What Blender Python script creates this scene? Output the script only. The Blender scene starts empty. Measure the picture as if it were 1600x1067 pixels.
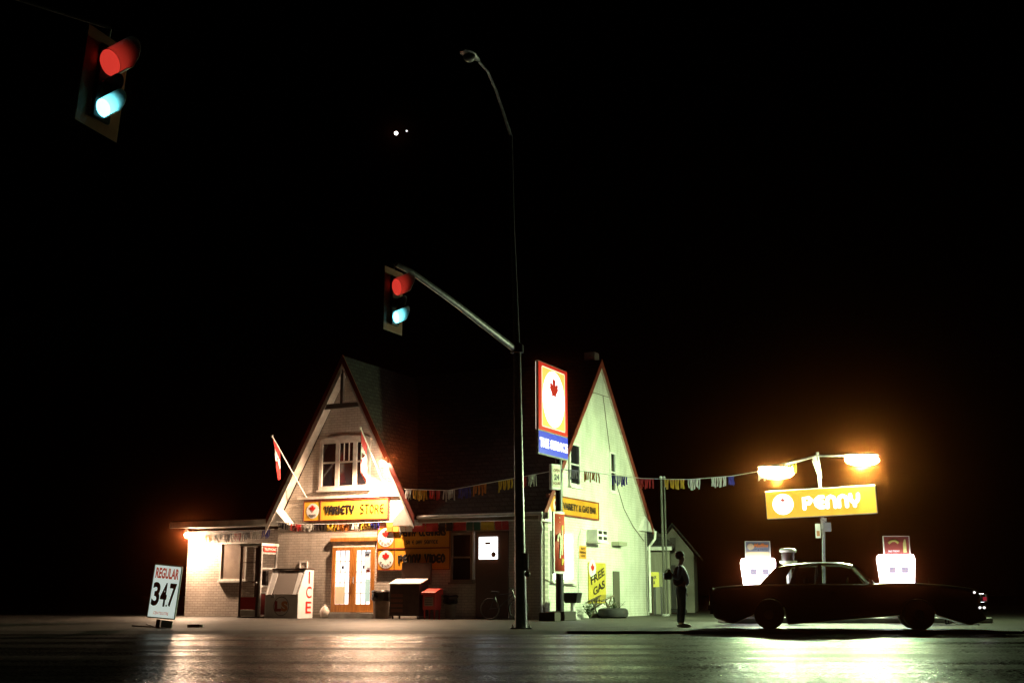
import bpy, bmesh, math, random
HDENS = .0008
from mathutils import Vector, Matrix
random.seed(7)
R = math.radians
sc = bpy.context.scene
# ---------------------------------------------------------------- camera, sky, exposure
FPX, PITCH, CAMZ = 1900.0, math.atan(396.5/1900.0), 0.75
cam = bpy.data.cameras.new('camera'); cam.sensor_width = 36.0; cam.lens = FPX/1600*36
cam.clip_end = 3000; cam.clip_start = 0.05
co = bpy.data.objects.new('camera', cam); sc.collection.objects.link(co)
co.location = (0, 0, CAMZ); co.rotation_euler = (math.pi/2+PITCH, 0, 0)
sc.camera = co
w = bpy.data.worlds.new('World'); sc.world = w; w.use_nodes = True
wn = w.node_tree.nodes; bg = wn['Background']
sky = wn.new('ShaderNodeTexSky'); sky.sky_type = 'NISHITA'; sky.sun_disc = False
sky.sun_elevation = R(-4); sky.sun_rotation = R(200)
w.node_tree.links.new(sky.outputs[0], bg.inputs[0]); bg.inputs[1].default_value = 0.002
sc.view_settings.view_transform = 'Standard'; sc.view_settings.look = 'None'
sc.view_settings.exposure = 0.0; sc.view_settings.gamma = 1.0
sc.cycles.use_denoising = True
sc.cycles.max_bounces = 6
sc.cycles.sample_clamp_indirect = 8

# ---------------------------------------------------------------- helpers
def ray(px, py):
    x = (px-800)/FPX; y = (533.5-py)/FPX
    c, s = math.cos(PITCH), math.sin(PITCH)
    return Vector((x, c - s*y, s + c*y))
def at(px, py, D):
    d = ray(px, py); t = D/d.y
    return Vector((d.x*t, D, CAMZ+d.z*t))
def gnd(px, py, z=0.0):
    d = ray(px, py); t = (z-CAMZ)/d.z
    return Vector((d.x*t, d.y*t, z))
def plane_hit(px, py, p, n):
    d = ray(px, py); o = Vector((0, 0, CAMZ)); t = (Vector(p)-o).dot(n)/d.dot(n)
    return o+d*t
ANG = -R(25.8)
U = Vector((math.cos(ANG), math.sin(ANG), 0)); V = Vector((-math.sin(ANG), math.cos(ANG), 0))
C0 = gnd(852, 968)
def F(px, py, b=0.0):          # pixel on the plane of the front wall (b metres behind it) -> (a, z)
    q = plane_hit(px, py, C0+V*b, V)-C0
    return q.dot(U), q.z
def S(px, py, a=0.0):          # pixel on the plane of the side wall -> (b, z)
    q = plane_hit(px, py, C0+U*a, U)-C0
    return q.dot(V), q.z
def W(a, b, z): return C0+U*a+V*b+Vector((0, 0, z))

def nodes_mat(name, col=(.5, .5, .5), rough=.6, metal=0.0, em=None, es=0.0, spec=.5):
    m = bpy.data.materials.new(name); m.use_nodes = True
    p = m.node_tree.nodes['Principled BSDF']
    p.inputs['Base Color'].default_value = (*col, 1); p.inputs['Roughness'].default_value = rough
    p.inputs['Metallic'].default_value = metal; p.inputs['Specular IOR Level'].default_value = spec
    if em: p.inputs['Emission Color'].default_value = (*em, 1); p.inputs['Emission Strength'].default_value = es
    return m
def N(m, t, **k):
    n = m.node_tree.nodes.new(t)
    for a, v in k.items():
        if a in n.inputs.keys(): n.inputs[a].default_value = v
        else: setattr(n, a, v)
    return n
def L(m, a, b): m.node_tree.links.new(a, b)
def grime(m, c1, c2, scale=3.0, bump=.1, bscale=40, detail=5, lo=.35, hi=.65, stretch=None):
    """two-tone noise colour plus a fine bump"""
    p = m.node_tree.nodes['Principled BSDF']
    tc = N(m, 'ShaderNodeTexCoord'); src = tc.outputs['Object']
    if stretch:
        mp = N(m, 'ShaderNodeMapping'); mp.inputs['Scale'].default_value = stretch
        L(m, src, mp.inputs[0]); s2 = mp.outputs[0]
    else: s2 = src
    n = N(m, 'ShaderNodeTexNoise', Scale=scale, Detail=detail); L(m, s2, n.inputs['Vector'])
    r = N(m, 'ShaderNodeValToRGB'); L(m, n.outputs['Fac'], r.inputs[0])
    r.color_ramp.elements[0].position = lo; r.color_ramp.elements[1].position = hi
    r.color_ramp.elements[0].color = (*c1, 1); r.color_ramp.elements[1].color = (*c2, 1)
    L(m, r.outputs[0], p.inputs['Base Color'])
    if bump:
        n2 = N(m, 'ShaderNodeTexNoise', Scale=bscale, Detail=4.0); L(m, src, n2.inputs['Vector'])
        b = N(m, 'ShaderNodeBump', Strength=bump, Distance=.02); L(m, n2.outputs['Fac'], b.inputs['Height'])
        L(m, b.outputs[0], p.inputs['Normal'])
    return m
def brick_mat(name, c1, c2, mortar, axis, bump=.6):
    m = nodes_mat(name, rough=.75); p = m.node_tree.nodes['Principled BSDF']
    tc = N(m, 'ShaderNodeTexCoord'); sp = N(m, 'ShaderNodeSeparateXYZ'); L(m, tc.outputs['Object'], sp.inputs[0])
    cb = N(m, 'ShaderNodeCombineXYZ'); L(m, sp.outputs[axis], cb.inputs[0]); L(m, sp.outputs[2], cb.inputs[1])
    bk = N(m, 'ShaderNodeTexBrick'); L(m, cb.outputs[0], bk.inputs['Vector'])
    bk.inputs['Color1'].default_value = (*c1, 1); bk.inputs['Color2'].default_value = (*c2, 1)
    bk.inputs['Mortar'].default_value = (*mortar, 1)
    bk.inputs['Scale'].default_value = 1.0; bk.inputs['Brick Width'].default_value = .24
    bk.inputs['Row Height'].default_value = .09; bk.inputs['Mortar Size'].default_value = .011
    bk.inputs['Mortar Smooth'].default_value = .4
    n = N(m, 'ShaderNodeTexNoise', Scale=1.3, Detail=6.0); L(m, tc.outputs['Object'], n.inputs['Vector'])
    mx = N(m, 'ShaderNodeMix', data_type='RGBA', blend_type='MULTIPLY'); mx.inputs[0].default_value = .45
    L(m, bk.outputs['Color'], mx.inputs[6]); L(m, n.outputs['Fac'], mx.inputs[7])
    hs = N(m, 'ShaderNodeBrightContrast', Bright=.04, Contrast=.0); L(m, mx.outputs[2], hs.inputs[0])
    L(m, hs.outputs[0], p.inputs['Base Color'])
    n2 = N(m, 'ShaderNodeTexNoise', Scale=28.0, Detail=3.0); L(m, tc.outputs['Object'], n2.inputs['Vector'])
    ma = N(m, 'ShaderNodeMath', operation='MULTIPLY_ADD'); L(m, bk.outputs['Fac'], ma.inputs[0]); ma.inputs[1].default_value = -1
    L(m, n2.outputs['Fac'], ma.inputs[2])
    b = N(m, 'ShaderNodeBump', Strength=bump, Distance=.012); L(m, ma.outputs[0], b.inputs['Height'])
    L(m, b.outputs[0], p.inputs['Normal'])
    return m
def weather(m, fac=.55):
    p = m.node_tree.nodes['Principled BSDF']; lk = p.inputs['Base Color'].links[0]; src = lk.from_socket
    tc = N(m, 'ShaderNodeTexCoord'); mp = N(m, 'ShaderNodeMapping'); mp.inputs['Scale'].default_value = (1.6, 1.6, .28); L(m, tc.outputs['Object'], mp.inputs[0])
    n = N(m, 'ShaderNodeTexNoise', Scale=1.6, Detail=8.0, Roughness=.65); L(m, mp.outputs[0], n.inputs['Vector'])
    r = N(m, 'ShaderNodeValToRGB'); L(m, n.outputs['Fac'], r.inputs[0]); r.color_ramp.elements[0].position = .32; r.color_ramp.elements[1].position = .6
    r.color_ramp.elements[0].color = (.50,.47,.38,1); r.color_ramp.elements[1].color = (1,1,1,1)
    x = N(m, 'ShaderNodeMix', data_type='RGBA', blend_type='MULTIPLY'); x.inputs[0].default_value = fac
    L(m, src, x.inputs[6]); L(m, r.outputs[0], x.inputs[7]); L(m, x.outputs[2], p.inputs['Base Color']); return m
def shingle_mat(name, c1, c2):
    m = nodes_mat(name, rough=.8, spec=.3); p = m.node_tree.nodes['Principled BSDF']
    tc = N(m, 'ShaderNodeTexCoord'); sp = N(m, 'ShaderNodeSeparateXYZ'); L(m, tc.outputs['Object'], sp.inputs[0])
    ad = N(m, 'ShaderNodeMath', operation='ADD'); L(m, sp.outputs[0], ad.inputs[0]); L(m, sp.outputs[1], ad.inputs[1])
    cb = N(m, 'ShaderNodeCombineXYZ'); L(m, ad.outputs[0], cb.inputs[0]); L(m, sp.outputs[2], cb.inputs[1])
    bk = N(m, 'ShaderNodeTexBrick'); L(m, cb.outputs[0], bk.inputs['Vector'])
    bk.inputs['Color1'].default_value = (*c1, 1); bk.inputs['Color2'].default_value = (*c2, 1)
    bk.inputs['Mortar'].default_value = (.01, .01, .01, 1)
    bk.inputs['Scale'].default_value = 1.0; bk.inputs['Brick Width'].default_value = .3
    bk.inputs['Row Height'].default_value = .15; bk.inputs['Mortar Size'].default_value = .018
    L(m, bk.outputs['Color'], p.inputs['Base Color'])
    n2 = N(m, 'ShaderNodeTexNoise', Scale=9.0, Detail=4.0); L(m, tc.outputs['Object'], n2.inputs['Vector'])
    ma = N(m, 'ShaderNodeMath', operation='MULTIPLY_ADD'); L(m, bk.outputs['Fac'], ma.inputs[0]); ma.inputs[1].default_value = -1
    L(m, n2.outputs['Fac'], ma.inputs[2])
    b = N(m, 'ShaderNodeBump', Strength=1.0, Distance=.03); L(m, ma.outputs[0], b.inputs['Height'])
    L(m, b.outputs[0], p.inputs['Normal'])
    return m

class MB:
    def __init__(s): s.v = []; s.f = []; s.sm = []
    def quad(s, *pts):
        i = len(s.v); s.v += [tuple(p) for p in pts]; s.f.append(tuple(range(i, i+len(pts)))); s.sm.append(False); return s
    def box(s, x0, x1, y0, y1, z0, z1):
        i = len(s.v)
        s.v += [(x, y, z) for x in (x0, x1) for y in (y0, y1) for z in (z0, z1)]
        for f in ((0,1,3,2),(4,6,7,5),(0,4,5,1),(2,3,7,6),(0,2,6,4),(1,5,7,3)): s.f.append(tuple(i+k for k in f)); s.sm.append(False)
        return s
    def beam(s, p, q, w, h, up=(0,0,1)):
        p, q = Vector(p), Vector(q); d = (q-p).normalized(); up = Vector(up)
        r = d.cross(up).normalized(); t = r.cross(d).normalized(); i = len(s.v)
        for c in (p, q):
            for sx, sy in ((-1,-1),(1,-1),(1,1),(-1,1)): s.v.append(tuple(c+r*sx*w/2+t*sy*h/2))
        for f in ((0,3,2,1),(4,5,6,7),(0,1,5,4),(1,2,6,5),(2,3,7,6),(3,0,4,7)): s.f.append(tuple(i+k for k in f)); s.sm.append(False)
        return s
    def prism(s, poly, axis, c0, c1):
        """poly: 2-D outline, extruded along axis 'x' | 'y' | 'z' from c0 to c1"""
        def P(a, b, c): return {'x': (c, a, b), 'y': (a, c, b), 'z': (a, b, c)}[axis]
        n = len(poly); i = len(s.v)
        s.v += [P(a, b, c0) for a, b in poly]+[P(a, b, c1) for a, b in poly]
        s.f.append(tuple(i+k for k in range(n))); s.f.append(tuple(i+n+k for k in reversed(range(n)))); s.sm += [False]*2
        for k in range(n): s.f.append((i+k, i+(k+1)%n, i+n+(k+1)%n, i+n+k)); s.sm.append(False)
        return s
    def tube(s, pts, r, n=10, caps=True, flat=None):
        pts = [Vector(p) for p in pts]; m = len(pts)
        rr = r if isinstance(r, (list, tuple)) else [r]*m; rings = []
        prev = None
        for k in range(m):
            d = (pts[min(k+1, m-1)]-pts[max(k-1, 0)]).normalized()
            if prev is None:
                up = Vector((0,0,1)) if abs(d.z) < .9 else Vector((0,1,0)); a = d.cross(up).normalized()
            else: a = (prev-d*prev.dot(d)).normalized()
            prev = a; b = d.cross(a); i = len(s.v); rings.append(i)
            for j in range(n):
                t = 2*math.pi*j/n; o = (a*math.cos(t)+b*math.sin(t))*rr[k]
                if flat is not None: o = o-flat[0]*o.dot(flat[0])*(1-flat[1])
                s.v.append(tuple(pts[k]+o))
        for k in range(m-1):
            for j in range(n):
                s.f.append((rings[k]+j, rings[k]+(j+1)%n, rings[k+1]+(j+1)%n, rings[k+1]+j)); s.sm.append(True)
        if caps:
            s.f.append(tuple(rings[0]+j for j in reversed(range(n)))); s.f.append(tuple(rings[-1]+j for j in range(n))); s.sm += [False]*2
        return s
    def lathe(s, prof, n=24, c=(0,0,0), axis='z'):
        i = len(s.v); m = len(prof)
        for r, h in prof:
            for j in range(n):
                t = 2*math.pi*j/n; x, y = r*math.cos(t), r*math.sin(t)
                p = {'z': (x, y, h), 'y': (x, h, y), 'x': (h, x, y)}[axis]
                s.v.append((p[0]+c[0], p[1]+c[1], p[2]+c[2]))
        for k in range(m-1):
            for j in range(n):
                s.f.append((i+k*n+j, i+k*n+(j+1)%n, i+(k+1)*n+(j+1)%n, i+(k+1)*n+j)); s.sm.append(True)
        s.f.append(tuple(i+j for j in reversed(range(n)))); s.f.append(tuple(i+(m-1)*n+j for j in range(n))); s.sm += [False]*2
        return s
    def ball(s, c, r, n=14, m=9, sq=(1,1,1)):
        i = len(s.v)
        for k in range(m+1):
            ph = math.pi*k/m
            for j in range(n):
                t = 2*math.pi*j/n
                s.v.append((c[0]+r*sq[0]*math.sin(ph)*math.cos(t), c[1]+r*sq[1]*math.sin(ph)*math.sin(t), c[2]+r*sq[2]*math.cos(ph)))
        for k in range(m):
            for j in range(n):
                s.f.append((i+k*n+j, i+(k+1)*n+j, i+(k+1)*n+(j+1)%n, i+k*n+(j+1)%n)); s.sm.append(True)
        return s
    def build(s, name, mat, parent=None, bevel=0, loc=None, seg=2):
        me = bpy.data.meshes.new(name); me.from_pydata(s.v, [], s.f); me.update()
        bm = bmesh.new(); bm.from_mesh(me)
        bmesh.ops.remove_doubles(bm, verts=bm.verts, dist=1e-5)
        for f in bm.faces:
            pass
        big = [f for f in bm.faces if len(f.verts) > 4]
        if big: bmesh.ops.triangulate(bm, faces=big)
        bmesh.ops.recalc_face_normals(bm, faces=bm.faces)
        bm.to_mesh(me); bm.free()
        if any(s.sm):
            me.polygons.foreach_set('use_smooth', [True]*len(me.polygons)); 
            try: me.set_sharp_from_angle(angle=R(40))
            except Exception: pass
        me.materials.append(mat)
        o = bpy.data.objects.new(name, me); sc.collection.objects.link(o)
        if loc is not None: o.location = loc
        if parent: o.parent = parent
        if bevel:
            b = o.modifiers.new('bevel', 'BEVEL'); b.width = bevel; b.segments = seg; b.limit_method = 'ANGLE'; b.angle_limit = R(35)
        return o
def tag(o, label, cat, group=None, kind=None):
    o['label'] = label; o['category'] = cat
    if group: o['group'] = group
    if kind: o['kind'] = kind
    return o
def thing(name, label, cat, loc=(0,0,0), rz=0.0, group=None, rx=0, ry=0):
    o = bpy.data.objects.new(name, None); sc.collection.objects.link(o); o.empty_display_size = .2
    o.location = loc; o.rotation_euler = (rx, ry, rz)
    return tag(o, label, cat, group)
def copy_tree(o, parent=None):
    c = o.copy(); sc.collection.objects.link(c); c.parent = parent
    for ch in o.children: copy_tree(ch, c)
    return c
def struct(name, mb, mat): o = mb.build(name, mat); o['kind'] = 'structure'; return o
def light(name, kind, loc, power, col, parent=None, radius=.1, spot=None, blend=.5, aim=None):
    l = bpy.data.lights.new(name, kind); l.energy = power; l.color = col; l.shadow_soft_size = radius
    if spot: l.spot_size = R(spot); l.spot_blend = blend
    o = bpy.data.objects.new(name, l); sc.collection.objects.link(o); o.location = loc
    if aim is not None: o.rotation_euler = (Vector(aim)-Vector(loc)).to_track_quat('-Z', 'Y').to_euler()
    if parent: o.parent = parent
    return o

# lettering: made from Blender's own font, fitted to a box, standing on the face y = y0 (facing -y) of its parent
def lettering(s, x0, x1, z0, z1, y0, mat, parent, name='lettering', bold=0.0, depth=.006, shear=0.0, M=None):
    cu = bpy.data.curves.new('tmp', 'FONT'); cu.body = s; cu.offset = bold; cu.shear = shear; cu.resolution_u = 4
    ob = bpy.data.objects.new('tmp', cu); sc.collection.objects.link(ob)
    bpy.context.view_layer.update()
    me = bpy.data.meshes.new_from_object(ob.evaluated_get(bpy.context.evaluated_depsgraph_get()))
    bpy.data.objects.remove(ob); bpy.data.curves.remove(cu)
    xs = [v.co.x for v in me.vertices]; ys = [v.co.y for v in me.vertices]
    ax, bx, ay, by = min(xs), max(xs), min(ys), max(ys)
    for v in me.vertices:
        X = x0+(v.co.x-ax)/(bx-ax)*(x1-x0); Z = z0+(v.co.y-ay)/(by-ay)*(z1-z0)
        v.co = Vector((X, y0-depth, Z))
    if M is not None: me.transform(M)
    me.materials.clear(); me.materials.append(mat)
    o = bpy.data.objects.new(name, me); sc.collection.objects.link(o); o.parent = parent
    return o
LEAF = [(0,1),(.15,.70),(.34,.78),(.26,.30),(.50,.55),(.56,.42),(.86,.48),(.76,.22),(.88,.14),(.42,-.24),(.47,-.40),(.05,-.33),(.05,-.80)]
def leaf(cx, cz, r, y0, mat, parent, thin=1.0, t=.006):
    h = [(x, z) for x, z in LEAF]; poly = h+[(-x, z) for x, z in reversed(h) if x > 0]
    m = MB().prism([(cx+x*r*thin, cz+z*r) for x, z in poly], 'y', y0-t, y0-t*.3)
    return m.build('maple_leaf', mat, parent)
def disc(cx, cz, rx, rz, y0, t, mat, parent, name='disc', n=32):
    return MB().prism([(cx+rx*math.cos(2*math.pi*k/n), cz+rz*math.sin(2*math.pi*k/n)) for k in range(n)], 'y', y0-t, y0).build(name, mat, parent)
def ring2d(cx, cz, rx, rz, y0, wd, t, mat, parent, name='ring', n=36):
    m = MB()
    for k in range(n):
        a0, a1 = 2*math.pi*k/n, 2*math.pi*(k+1)/n
        P = lambda a, q: (cx+(rx-q)*math.cos(a), y0-t, cz+(rz-q)*math.sin(a))
        m.quad(P(a0, 0), P(a1, 0), P(a1, wd), P(a0, wd))
    return m.build(name, mat, parent)
# rounded 1970s stroke letters
STROKES = {
 'P': [[(0,-.5),(0,.85),(.12,.97),(.42,.97),(.6,.8),(.6,.6),(.42,.42),(.2,.42)]],
 'E': [[(.6,.97),(.3,.97),(.06,.75),(0,.5),(.06,.25),(.3,.03),(.6,.03)],[(.05,.5),(.55,.5)]],
 'N': [[(0,0),(0,.6),(.08,.85),(.3,.98),(.52,.85),(.6,.6),(.6,0)]],
 'Y': [[(0,1),(.02,.6),(.12,.4),(.3,.3),(.48,.4),(.58,.6),(.6,1)],[(.3,.3),(.3,0)]],
 'V': [[(0,1),(.3,0),(.6,1)]], 'I': [[(.1,1),(.1,0)]],
 'D': [[(0,0),(0,1),(.3,1),(.55,.8),(.6,.5),(.55,.2),(.3,0),(0,0)]],
 'O': [[(.3,1),(.06,.8),(0,.5),(.06,.2),(.3,0),(.54,.2),(.6,.5),(.54,.8),(.3,1)]],
 'C': [[(.58,1),(.3,1),(.06,.8),(0,.5),(.06,.2),(.3,0),(.58,0)]],
 'L': [[(0,1),(0,.1),(.1,0),(.5,0)]],
 'A': [[(0,0),(0,.6),(.1,.9),(.3,1),(.5,.9),(.6,.6),(.6,0)],[(0,.4),(.6,.4)]],
 'R': [[(0,0),(0,.95),(.4,.95),(.6,.75),(.4,.5),(.05,.5)],[(.35,.48),(.6,0)]],
 'S': [[(.55,1),(.2,1),(.02,.8),(.12,.58),(.45,.45),(.58,.22),(.4,0),(.02,0)]],
 'T': [[(0,1),(.6,1)],[(.3,1),(.3,0)]], 'U': [[(0,1),(0,.3),(.15,.03),(.45,.03),(.6,.3),(.6,1)]],
}
STROKES['P'] = [[(0,0),(0,.95),(.4,.95),(.6,.75),(.4,.45),(.05,.45)]]
WID = {'I': .2, ' ': .45}
def strokes(s, x0, x1, z0, z1, y0, r, mat, parent, name='lettering'):
    tot = 0; pos = []
    for c in s: pos.append(tot); tot += WID.get(c, .6)+.3
    tot -= .3; kx = (x1-x0-2*r)/tot; kz = (z1-z0-2*r); m = MB()
    for c, p in zip(s, pos):
        for st in STROKES.get(c, []):
            pts = [(x0+r+(p+x)*kx, y0, z0+r+z*kz) for x, z in st]
            m.tube(pts, r, 8, flat=(Vector((0,1,0)), .25))
            for q in (pts[0], pts[-1]): m.ball(q, r, 8, 5, (1,.24,1))
    return m.build(name, mat, parent)

# ---------------------------------------------------------------- materials
WARM = (1.0, .64, .40); GREEN = (.70, 1.0, .48)
brick_f = brick_mat('painted brick front', (.62,.55,.48), (.70,.63,.56), (.42,.37,.32), 0)
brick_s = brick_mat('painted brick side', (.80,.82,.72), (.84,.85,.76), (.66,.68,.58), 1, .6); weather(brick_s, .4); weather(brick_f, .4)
brick_w = brick_mat('rough painted brick', (.50,.42,.36), (.62,.53,.46), (.30,.24,.20), 0, 1.0)
shing = shingle_mat('asphalt shingles', (.022,.022,.024), (.045,.042,.04))
cream = grime(nodes_mat('cream paint', rough=.5), (.55,.50,.44), (.72,.68,.62), 4)
white = grime(nodes_mat('white paint', rough=.45), (.66,.66,.62), (.8,.8,.76), 5)
redtrim = grime(nodes_mat('red brown trim', rough=.5), (.14,.022,.014), (.22,.035,.02), 5)
woodor = grime(nodes_mat('varnished orange wood', rough=.4), (.42,.15,.03), (.62,.26,.06), 3, stretch=(6,6,1))
glassd = nodes_mat('dark glass', (.012,.012,.016), .08)
greytrim = nodes_mat('grey trim', (.12,.13,.12), .6)
signyel = grime(nodes_mat('yellow sign face', rough=.35), (.56,.24,.025), (.66,.30,.03), 2, bump=0)
signred = nodes_mat('red lettering', (.55,.02,.015), .4)
signblk = nodes_mat('black lettering', (.012,.01,.01), .5)
signwht = nodes_mat('white enamel', (.8,.8,.78), .35)
black = grime(nodes_mat('black painted steel', rough=.45), (.010,.010,.011), (.02,.02,.02), 6)
galv = grime(nodes_mat('galvanised steel', rough=.42, metal=.4), (.24,.25,.25), (.40,.41,.40), 7)
chrome = nodes_mat('chrome', (.7,.7,.7), .12, 1.0)
rubber = nodes_mat('rubber', (.015,.015,.015), .75)
concrete = grime(nodes_mat('concrete', rough=.8), (.26,.25,.23), (.40,.39,.36), 3, .3)
def glow(name, col, s): return nodes_mat(name, (.05,.05,.05), .5, em=col, es=s)

# ================================================================= SETTING
KERB_D = 27.0
m = nodes_mat('road asphalt', rough=.45, spec=.2)
p = m.node_tree.nodes['Principled BSDF']; tc = N(m, 'ShaderNodeTexCoord')
n = N(m, 'ShaderNodeTexNoise', Scale=.7, Detail=6.0); L(m, tc.outputs['Object'], n.inputs['Vector'])
r = N(m, 'ShaderNodeValToRGB'); L(m, n.outputs['Fac'], r.inputs[0])
r.color_ramp.elements[0].color = (.006,.006,.006,1); r.color_ramp.elements[1].color = (.020,.019,.018,1)
vs = N(m, 'ShaderNodeTexVoronoi', Scale=38.0); L(m, tc.outputs['Object'], vs.inputs['Vector'])
sx_ = N(m, 'ShaderNodeSeparateColor'); L(m, vs.outputs['Color'], sx_.inputs[0])
cr = N(m, 'ShaderNodeValToRGB'); L(m, sx_.outputs[0], cr.inputs[0]); cr.color_ramp.elements[0].position = .72; cr.color_ramp.elements[1].position = .98
cr.color_ramp.elements[0].color = (0,0,0,1); cr.color_ramp.elements[1].color = (.07,.065,.06,1)
ad_ = N(m, 'ShaderNodeMix', data_type='RGBA', blend_type='ADD'); ad_.inputs[0].default_value = 1
L(m, r.outputs[0], ad_.inputs[6]); L(m, cr.outputs[0], ad_.inputs[7]); L(m, ad_.outputs[2], p.inputs['Base Color'])
mp = N(m, 'ShaderNodeMapping'); mp.inputs['Scale'].default_value = (.12, .8, 1); L(m, tc.outputs['Object'], mp.inputs[0])
n1 = N(m, 'ShaderNodeTexNoise', Scale=1.0, Detail=3.0); L(m, mp.outputs[0], n1.inputs['Vector'])
rr = N(m, 'ShaderNodeMapRange'); rr.inputs['From Min'].default_value = .35; rr.inputs['From Max'].default_value = .65
rr.inputs['To Min'].default_value = .06; rr.inputs['To Max'].default_value = .34
L(m, n1.outputs['Fac'], rr.inputs['Value']); sg = N(m, 'ShaderNodeMath', operation='MULTIPLY_ADD'); L(m, sx_.outputs[1], sg.inputs[0]); sg.inputs[1].default_value = .26; L(m, rr.outputs[0], sg.inputs[2])
L(m, sg.outputs[0], p.inputs['Roughness'])
n2 = N(m, 'ShaderNodeTexVoronoi', Scale=24.0); L(m, tc.outputs['Object'], n2.inputs['Vector'])
b1 = N(m, 'ShaderNodeBump', Strength=.9, Distance=.012); L(m, n2.outputs['Distance'], b1.inputs['Height'])
b2 = N(m, 'ShaderNodeBump', Strength=1.0, Distance=.14); L(m, n1.outputs['Fac'], b2.inputs['Height'])
L(m, b1.outputs[0], b2.inputs['Normal']); L(m, b2.outputs[0], p.inputs['Normal'])
road_m = m
struct('ground', MB().quad((-900,-60,-.12),(900,-60,-.12),(900,1500,-.12),(-900,1500,-.12)),
       grime(nodes_mat('far ground', rough=.95), (.02,.022,.015), (.04,.04,.03), .3))
struct('road', MB().quad((-90,-12,-.06),(90,-12,-.06),(90,KERB_D+.4,-.06),(-90,KERB_D+.4,-.06)), road_m)
lot_m = grime(nodes_mat('forecourt paving', rough=.6, spec=.3), (.025,.024,.02), (.062,.058,.048), 1.1, .5, 35)
lot = MB()
lot.quad((-60,KERB_D+.3,0),(1.5,KERB_D+.3,0),(1.5,KERB_D+.3,0),(1.5,95,0),(-60,95,0)) if False else None
lot.quad((-60,KERB_D+.3,0),(60,KERB_D+.3,0),(60,95,0),(-60,95,0))
lot.quad((-60,KERB_D-.2,-.056),(1.2,KERB_D-.2,-.056),(1.2,KERB_D+.3,0),(-60,KERB_D+.3,0))
struct('forecourt', lot, lot_m)
struct('kerb', MB().box(1.2,60,KERB_D-.05,KERB_D+.299,-.056,.003),
       grime(nodes_mat('kerb concrete', rough=.8), (.10,.10,.09), (.17,.165,.15), 2, .4))

# ================================================================= STORE
ST = thing('corner_store', 'white painted brick store with two steep gables and dark shingle roofs', 'building', C0, ANG)
def front(px, py, b=0.0): a, z = F(px, py, b); return a, z
zE = F(730, 803, -.35)[1]                      # main eave
bA, zA = S(936, 568)                           # side gable apex
bR, _ = S(1012, 900)                           # rear corner
DEP = bR
aL = F(432, 900)[0]                            # left end of the gable block
aW = F(291, 900, .6)[0]                        # left end of the wing
gax, gaz = F(533, 556, -.55)                   # front gable apex
glx, glz = F(417, 808, -.55); grx, grz = F(648, 806, -.55)
half = (grx-glx)/2; gax = (grx+glx)/2 if abs((grx+glx)/2-gax) < .15 else gax
sl = (gaz-grz)/half
print('zE', zE, 'apex', bA, zA, 'DEP', DEP, 'aL', aL, 'aW', aW, 'gable', gax, gaz, glx, grx, glz, grz)
bM = DEP/2
zR = zA+.12
slope = (zR-zE)/(bM+.35)
TH = .12
def roofz(b): return zE+(b+.35)*slope if b <= bM else zR-(b-bM)*slope
# walls
wall_top = roofz(0)-TH-.02
gw = lambda a: gaz-abs(a-gax)*sl-TH*2.3
xl, xr = aL, 0.0
# the front wall outline (a, z): gable triangle over the plain wall
ti = [a for a in (gax-(gaz-TH*2.3-wall_top)/sl, gax+(gaz-TH*2.3-wall_top)/sl)]
zl = gw(aL)
poly = [(aL, 0), (0, 0), (0, wall_top), (ti[1], wall_top), (gax, gaz-TH*2.3), (max(ti[0], aL), gw(max(ti[0], aL)))]
if ti[0] > aL: poly += [(aL, wall_top)]
MB().prism(poly, 'y', 0, .25).build('front_wall', brick_f, ST)
poly = [(.26, 0), (DEP, 0), (DEP, roofz(DEP)-TH), (bM, zR-TH), (.26, roofz(.26)-TH)]
MB().prism(poly, 'x', -.25, 0).build('side_wall', brick_s, ST)
MB().box(aL, -.26, DEP-.25, DEP, 0, wall_top).build('rear_wall', brick_f, ST)
MB().prism([(.26, 0), (DEP-.26, 0), (DEP-.26, wall_top), (bM, zR-TH), (.26, wall_top)], 'x', aL, aL+.25).build('end_wall', brick_f, ST)
# wing
wz = F(292, 843, .6)[1]
MB().box(aW, aL-.002, .6, .85, 0, wz+.3).build('wing_wall', brick_w, ST)
MB().box(aW, aW+.25, .86, 6, 0, wz+.3).build('wing_end_wall', brick_w, ST)
ra0, rz1 = F(267, 817, -.35); rz0 = F(267, 824, -.35)[1]
MB().box(ra0, aL+.02, -.35, 6.2, rz1-.16, rz1).build('wing_roof', cream, ST)
MB().box(ra0+.02, aL+.01, -.3, 6.1, rz1+.003, rz1+.08).build('roof_membrane', nodes_mat('tar roof', (.03,.03,.03), .8), ST)
MB().box(ra0, aL+.02, -.40, -.352, rz1-.19, rz1+.03).build('fascia', cream, ST)
# main roof: two thick slopes
a1r = .12
def slab(pts, t, nm, mat, bevel=0):
    """a slab under the quad pts with vertical thickness t"""
    mb = MB(); n = len(pts); i = 0
    mb.v = [tuple(p) for p in pts]+[(p[0], p[1], p[2]-t) for p in pts]
    mb.f = [tuple(range(n)), tuple(reversed(range(n, 2*n)))]+[(k, (k+1)%n, n+(k+1)%n, n+k) for k in range(n)]; mb.sm = [False]*len(mb.f)
    return mb.build(nm, mat, ST, bevel)
bv = min(bM-.05, (gaz-zE)/slope-.35)
slab([(grx-.1,-.35,zE),(a1r,-.35,zE),(a1r,bM,zR),(glx,bM,zR),(glx,-.1,roofz(-.1)),(gax,bv,roofz(bv))], TH, 'main_roof', shing)
slab([(glx,DEP+.35,roofz(DEP+.35)),(a1r,DEP+.35,roofz(DEP+.35)),(a1r,bM+.001,zR),(glx,bM+.001,zR)], TH, 'rear_roof', shing)
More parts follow.
